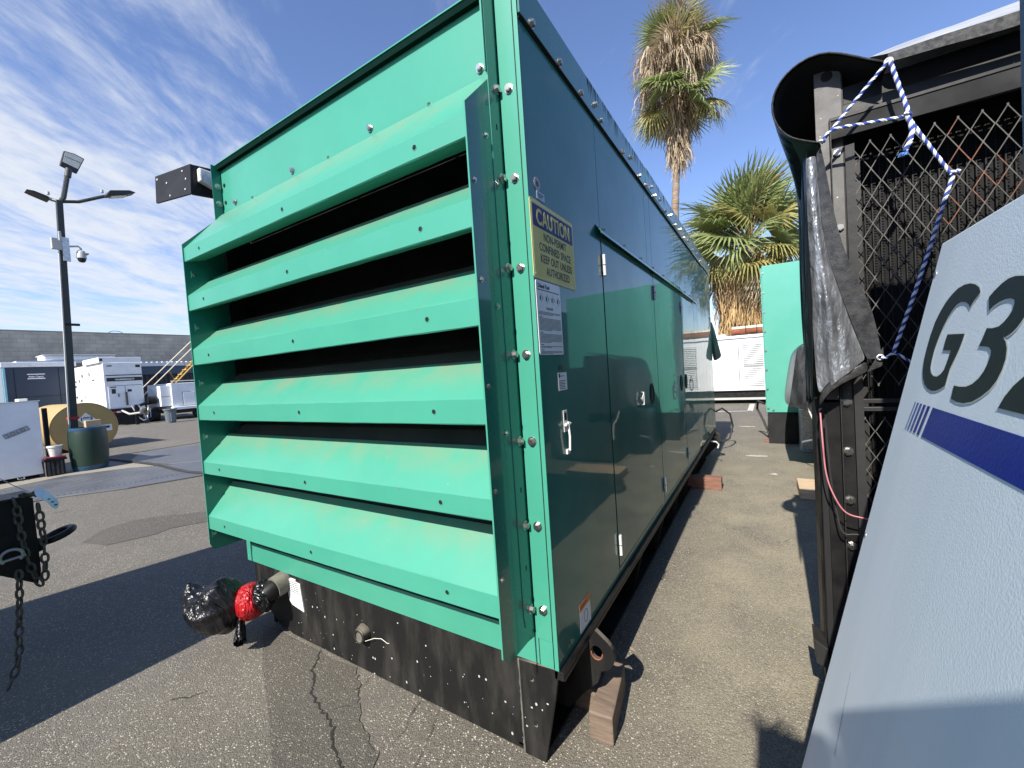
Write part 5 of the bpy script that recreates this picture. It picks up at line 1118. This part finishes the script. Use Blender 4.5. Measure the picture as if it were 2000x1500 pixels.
for y, w_, fd in ((1.112, .0155, 0), (1.136, .0145, 0), (1.158, .0125, 1), (1.178, .010, 1), (1.195, .0075, 2)):
    decal('stripe_bar', [(y-.009-w_/2, 1.4082), (y+.009-w_/2, 1.3478), (y+.009+w_/2, 1.3478), (y-.009+w_/2, 1.4082)], .0012, (BLUEV, mat('blue_vinyl_mid', (.06, .10, .36), rough=.4), mat('blue_vinyl_pale', (.15, .22, .42), rough=.4))[fd])
for y, s in ((1.287, 1.0627), (1.291, .372), (1.287, 1.69)):
    put('rivet_hole', MB().cyl(pp(y, s, -.001), pp(y, s, .0012), .0062, n=16), GALV, pn)
decal('scratch', [(1.13, .80), (1.127, .80), (1.085, .62), (1.09, .62)], .0006, mat('scratch', (.42, .52, .58), rough=.6))

# ------------------------------------------------------------------ hitch and chains at the left edge
tr = thing('black_trailer', 'black generator trailer at the left edge with a pintle ring hitch', 'trailer', (-3.5, -1.5, 0))
put('tongue_plate', MB().prism([(-3.5, -.2, .62), (-3.5, .379, .588), (-3.5, .507, .483), (-3.5, .523, .55), (-3.5, .521, .965), (-3.5, .50, .974), (-3.5, -.2, .95)], (-.012, 0, 0)), BLACKM, tr, bev=.002)
put('tongue_top', B(-3.72, -3.488, -.6, .52, .972, .985), BLACK, tr, bev=.003)
put('tongue_bar', B(-3.66, -3.513, -.9, .49, .66, .92), BLACK, tr, bev=.01)
rg = [(-3.56+.0, .535, .69)]
put('pintle_neck', MB().tube([(-3.56, .46, .68), (-3.56, .55, .685)], [.06, .035], 12), BLACK, tr, sm=True)
put('pintle_ring', MB().tube([(-3.56+.058*math.sin(a*math.pi/12), .612-.058*math.cos(a*math.pi/12), .695+.02*(1-math.cos(a*math.pi/12))) for a in range(24)], .019, 10, closed=True), BLACK, tr, sm=True)
# off-frame body of the trailer (its long shadow lies across the asphalt)
def tb(u, v, z): return (-3.50+.2*v+u, v, z)
def tbox(u0, u1, v0, v1, z0, z1):
    mb = MB(); mb.add([tb(u0, v0, z0), tb(u1, v0, z0), tb(u1, v1, z0), tb(u0, v1, z0), tb(u0, v0, z1), tb(u1, v0, z1), tb(u1, v1, z1), tb(u0, v1, z1)], [(0, 3, 2, 1), (4, 5, 6, 7), (0, 1, 5, 4), (1, 2, 6, 5), (2, 3, 7, 6), (3, 0, 4, 7)]); return mb
put('housing', tbox(-.90, .66, -4.6, -.55, .7, 2.42), NAVY, tr, bev=.02)
put('chassis', tbox(-.85, .62, -4.6, -.4, .5, .70), BLACK, tr)
put('drawbar', tbox(-.1, .04, -.6, .3, .66, .9), BLACK, tr)
for v in (-2.6, -3.3):
    for u in (-.95, .50): put('wheel', MB().cyl(tb(u, v, .36), tb(u+.22, v, .36), .36, n=24), TIRE, tr, sm=True)
def chain(P, name, label, r=.0062, ll=.046, wd=.040, m=CHAIN):
    root = thing(name, label, 'chain', tuple(P[0]), 'safety chains on the hitch')
    L0 = catmull(P, 24); d = [0]
    for a, b in zip(L0, L0[1:]): d.append(d[-1]+(b-a).length)
    tot = d[-1]; n = int(tot/ll)
    me = MB().tube([((wd/2-r)*math.cos(t)*1.0, 0, (ll*.60)*math.sin(t)*(1-.0*abs(math.cos(t)))) for t in [2*math.pi*k/14 for k in range(14)]], r, 7, closed=True).mesh('chain_link'); me.materials.append(m); smooth(me)
    j = 0
    for i in range(n):
        s = tot*(i+.5)/n
        while j < len(d)-2 and d[j+1] < s: j += 1
        t = (s-d[j])/max(1e-9, d[j+1]-d[j]); p = L0[j].lerp(L0[j+1], min(1, t)); tt = (L0[min(j+1, len(L0)-1)]-L0[j]).normalized()
        q = tt.to_track_quat('Z', 'Y').to_matrix().to_4x4() @ Matrix.Rotation(R(35 if i % 2 else 125)+random.uniform(-.2, .2), 4, 'Z')
        put('chain_link', me, None, root, world=Matrix.Translation(p) @ q)
    return root
XC = -3.48
chain([(XC, .448, .985), (XC+.01, .455, .93), (XC+.01, .46, .8), (XC+.01, .475, .64), (XC, .495, .54), (XC, .515, .475)], 'safety_chain', 'steel safety chain hanging in front of the black tongue plate')
chain([(XC, .533, .93), (XC+.01, .535, .85), (XC, .54, .72), (XC, .537, .60), (XC, .53, .50)], 'safety_chain', 'steel safety chain hanging at the plate end beside the ring')
chain([(XC+.03, .437, .60), (XC+.03, .432, .50), (XC+.03, .425, .40), (XC+.03, .415, .28), (XC+.05, .405, .18), (XC+.07, .385, .10), (XC+.1, .35, .03)], 'safety_chain', 'long steel chain hanging from the shackle down to the asphalt')
sh_ = thing('shackle', 'bright bow shackle on the black tongue plate holding the long chain', 'shackle', (XC, .43, .66))
put('bow', MB().tube([(XC+.03, .418-.040*math.cos(t), .685+.036*math.sin(t)) for t in [math.pi*(-.25+1.5*k/18) for k in range(19)]], .0085, 8), GALVC, sh_, sm=True)
put('pin', MB().cyl((XC+.03, .37, .668), (XC+.03, .468, .674), .0075, n=10), GALVC, sh_, sm=True)
tgo = thing('paper_tag', 'pale plastic tag hanging from the chain end beside the hitch', 'tag', (XC, .57, .95))
put('tag_sheet', MB().sheet([[(XC-.01, .522, 1.02), (XC+.0, .558, 1.015), (XC-.01, .585, .975), (XC, .622, .92)], [(XC+.03, .520, .972), (XC+.055, .550, .955), (XC+.04, .572, .905), (XC+.04, .598, .868)]]), PAPER, tgo, sm=True, sub=2, solid=.0015)
for k, (y, z) in enumerate(((.565, .945), (.578, .925), (.590, .905))): put('tag_print', B(XC+.026, XC+.029, y, y+.012, z, z+.006), INK, tgo)
tag(put('tie_wire', MB().tube([(-3.6, .40, 1.12), (-3.55, .46, 1.05), (XC, .525, .985)], .0022, 5), GREYL), 'thin wire running down to the hitch tag', 'wire')
kn = MB(); random.seed(6)
for k in range(7): kn.tube([(XC+random.uniform(-.02, .01), .505+random.uniform(-.03, .03), .99+random.uniform(-.015, .01)) for _ in range(3)], .009, 6)
put('hitch_cable_end', kn, CHAIN, tr, sm=True)

# ------------------------------------------------------------------ palms
def fan(seed, nseg, spread, rad, droop, fold, m, wseg=1.):
    rs = random.Random(seed); mb = MB()
    mb.tube([(0, 0, 0), (.35, 0, .02), (.8, 0, 0)], [.028, .018, .012], 5, m)         # petiole along +X, hub at .8
    for k in range(nseg):
        a = R(-spread/2+spread*k/(nseg-1)); rr0 = rad*(1-.22*abs(k/(nseg-1)-.5)*2)*rs.uniform(.86, 1.1)
        c, s = math.cos(a), math.sin(a); wd = rad*R(spread)/nseg*.53*wseg; tw = rs.uniform(-.4, .4)
        pts = []
        for i in range(6):
            t = i/5; rho = rr0*t; dz = -droop*rad*max(0, t-.42)**1.6*rs.uniform(.8, 1.5)+fold*abs(s)*rho*.5
            wv = wd*(.25+1.5*t if t < .45 else max(.04, (.93)*(1-(t-.45)/.55)**.8))
            cx, cy = .8+rho*c, rho*s
            pts.append(((cx-s*wv*.5, cy+c*wv*.5, dz+wv*.25*math.cos(tw)), (cx, cy, dz-wv*.12), (cx+s*wv*.5, cy-c*wv*.5, dz+wv*.25)))
        vs = [q for p in pts for q in p]; fs = []
        for i in range(5):
            fs += [(3*i, 3*i+1, 3*i+4, 3*i+3), (3*i+1, 3*i+2, 3*i+5, 3*i+4)]
        mb.add(vs, fs, m)
    return mb.mesh('frond')
def deadleaf(seed, m, L=1.3):
    rs = random.Random(seed); mb = MB()
    for k in range(15):
        a = rs.uniform(0, 6.28); P = []; r = 0; l_ = L*rs.uniform(.5, 1.15); w_ = rs.uniform(.018, .045); bend = rs.uniform(-.25, .4); tw = rs.uniform(0, 3)
        vs = []
        for i in range(6):
            t = i/5; rad = .05+.24*math.sin(t*2.0)*rs.uniform(.7, 1.2); x = math.cos(a+bend*t)*rad; y = math.sin(a+bend*t)*rad; z = -l_*t
            w2 = w_*(1-t*.75)*(1 if t > .05 else .4); dx, dy = math.cos(a+1.57+tw*t)*w2, math.sin(a+1.57+tw*t)*w2
            vs += [(x-dx, y-dy, z), (x+dx, y+dy, z)]
        mb.add(vs, [(2*i, 2*i+1, 2*i+3, 2*i+2) for i in range(5)], m)
    return mb.mesh('dead_frond')
FG = [fan(s, 30, 205, 1.0, .55, .25, LEAFG) for s in range(4)]
FY = [fan(s+10, 28, 180, .95, .9, .2, LEAFY) for s in range(2)]
FD = [fan(s+20, 24, 150, .95, 1.6, .1, LEAFD, .7) for s in range(3)]
DG = [deadleaf(s, LEAFD) for s in range(5)]; DS = [deadleaf(s+7, LEAFS, 1.5) for s in range(5)]
def frond(par, meshes, p, azim, el, s, name='frond', roll=0.):
    q = Matrix.Translation(p) @ Matrix.Rotation(azim, 4, 'Z') @ Matrix.Rotation(-el, 4, 'Y') @ Matrix.Rotation(roll, 4, 'X') @ Matrix.Scale(s, 4)
    return put(name, random.choice(meshes), None, par, world=q)
def hang(par, meshes, p, az, tilt, s):
    q = Matrix.Translation(p) @ Matrix.Rotation(az, 4, 'Z') @ Matrix.Rotation(-tilt, 4, 'Y') @ Matrix.Rotation(random.uniform(0, 6), 4, 'Z') @ Matrix.Scale(s, 4)
    return put('dead_frond', random.choice(meshes), None, par, world=q)
random.seed(77)
# tall palm (y ~ 24)
p1 = thing('palm_tree', 'tall fan palm with a shaggy dead skirt and few green fronds', 'palm tree', (-3.95, 24, 0), 'palm trees behind the yard')
tp_ = [(-3.95, 24, 0), (-3.9, 24, 3), (-3.84, 24, 6), (-3.78, 24, 9), (-3.6, 24, 11.3), (-3.42, 24, 14), (-3.3, 24, 17.2)]
trk = MB(); trk.tube(catmull(tp_, 10), [.26-.10*min(1, i/45)+.012*math.sin(i*2.1) for i in range(61)], 14); put('trunk', trk, BARK, p1, sm=True)
def axis1(z):
    for a, b in zip(tp_, tp_[1:]):
        if a[2] <= z <= b[2]: t = (z-a[2])/(b[2]-a[2]); return a[0]+(b[0]-a[0])*t
    return -3.3
for k in range(190):
    z = 12.4+random.random()**.75*5.4; az_ = random.uniform(0, 6.28); rr1 = (.22+.45*(z-12.2)/3 if z < 14.4 else (1.0 if z < 15.6 else 1.75))*random.uniform(.2, 1.15); x = axis1(z)
    hang(p1, DG, (x+math.cos(az_)*rr1, 24+math.sin(az_)*rr1, z), az_, random.uniform(-.2, .4), random.uniform(.8, 1.3))
for k in range(52):
    z = random.uniform(15.6, 17.8); az_ = random.uniform(0, 6.28)
    frond(p1, FD, (axis1(z), 24, z), az_, random.uniform(-.2, 1.2), random.uniform(1.2, 1.8), 'dead_frond')
for k in range(19):
    z = random.uniform(16.7, 17.9); az_ = k*2.399+random.uniform(-.3, .3)
    frond(p1, FG if k % 5 else FY, (axis1(17)+.1, 24, z), az_, random.uniform(.1, 1.3), random.uniform(1.3, 1.75), roll=random.uniform(-.9, .9))
for k in range(17):
    z = random.uniform(15.0, 15.8); az_ = k*2.399+random.uniform(-.3, .3)
    frond(p1, FG if k % 4 else FY, (axis1(15), 24, z), az_, random.uniform(-.7, -.05), random.uniform(1.5, 2.0), roll=random.uniform(-.9, .9))
# shorter palm (y ~ 19)
p2 = thing('palm_tree', 'short dense fan palm with a straw coloured skirt behind the white generator', 'palm tree', (-.45, 19, 0), 'palm trees behind the yard')
t2_ = [(-.6, 19, 0), (-.55, 19, 2.5), (-.42, 19, 5.6)]
put('trunk', MB().tube(catmull(t2_, 8), .42, 14), BARK, p2, sm=True)
for k in range(190):
    z = 2.9+random.random()*2.6; az_ = random.uniform(0, 6.28); rr1 = random.uniform(.55, .98)*(.82+.12*(z-2.9))
    hang(p2, DS, (-.55+math.cos(az_)*rr1, 19+math.sin(az_)*rr1, z), az_, random.uniform(-.1, .12), random.uniform(.75, 1.1))
for k in range(26):
    az_ = random.uniform(0, 6.28); frond(p2, FY+FD[:1], (-.45, 19, random.uniform(5.1, 5.6)), az_, random.uniform(-.95, -.1), random.uniform(1.2, 1.6))
for k in range(46):
    az_ = k*2.399+random.uniform(-.2, .2); e = random.uniform(-.35, 1.4)
    frond(p2, FG if k % 6 else FY, (-.4, 19, 5.7+.3*random.random()), az_, e, random.uniform(1.3, 1.95), roll=random.uniform(-.9, .9))
for k in range(10):
    az_ = random.uniform(0, 6.28); q = Vector((-.4, 19, 5.9)); e = Vector((math.cos(az_)*.9, math.sin(az_)*.9, .9+random.random()*.6))
    put('flower_stalk', MB().tube(catmull([q, q+e*.8, q+e*1.3+Vector((0, 0, .2)), q+e*1.9+Vector((0, 0, -.5))], 6), .018, 5), LEAFS, p2, sm=True)

# ------------------------------------------------------------------ loose grit and leaf litter on the asphalt
random.seed(99); gr = MB()
for k in range(900):
    if k < 520: x = random.uniform(-6, .3); y = random.uniform(.3, 5.5)
    else: x = random.gauss(-.55, .25); y = random.uniform(1.4, 10)
    if -2.86 < x < -.9 and y > 1.3: continue
    r = random.choice((.002, .003, .003, .004, .006)); a = random.uniform(0, 6)
    P = [(x+r*math.cos(a+t)*random.uniform(.7, 1.2), y+r*math.sin(a+t)*random.uniform(.7, 1.2), .001) for t in (0, 1.6, 3.1, 4.7)]+[(x, y, r*.9)]
    gr.add(P, [(0, 1, 4), (1, 2, 4), (2, 3, 4), (3, 0, 4)])
o = put('grit', gr, mat('grit_stone', (.34, .31, .26), (.14, .12, .10), rough=.9, nscale=40)); o['kind'] = 'stuff'
lf = MB()
for k in range(60):
    x, y = random.choice(((random.gauss(-.62, .1), random.uniform(1.6, 7)), (random.gauss(.12, .08), random.uniform(2.2, 6))))
    a = random.uniform(0, 6.3); l_ = random.uniform(.012, .035); w_ = l_*.18; c, s = math.cos(a), math.sin(a)
    lf.add([(x-l_*c, y-l_*s, .003), (x-w_*s, y+w_*c, .006), (x+l_*c, y+l_*s, .004), (x+w_*s, y-w_*c, .002)], [(0, 3, 2, 1)])
o = put('leaf_litter', lf, mat('dry_leaf', (.25, .2, .12), rough=.9)); o['kind'] = 'stuff'
# rust stains at the lower bolts and chipped paint on the lips
rs = MB()
for k in range(46):
    li = random.choice(lips); x = random.uniform(HL+.05, HR-.05); z = random.choice((li[0]+.004, li[1]-.006, li[1]-.004)); r = random.uniform(.0012, .0045)
    rs.add([(x+r*random.uniform(.6, 1.5)*math.cos(t), HY-.0016, z+r*.7*math.sin(t)) for t in [math.pi*j/3 for j in range(6)]], [(0, 1, 2, 3, 4, 5)])
put('paint_chips', rs, mat('primer_chip', (.30, .24, .18), (.12, .14, .11), rough=.8, nscale=90), E_, stuff=True)
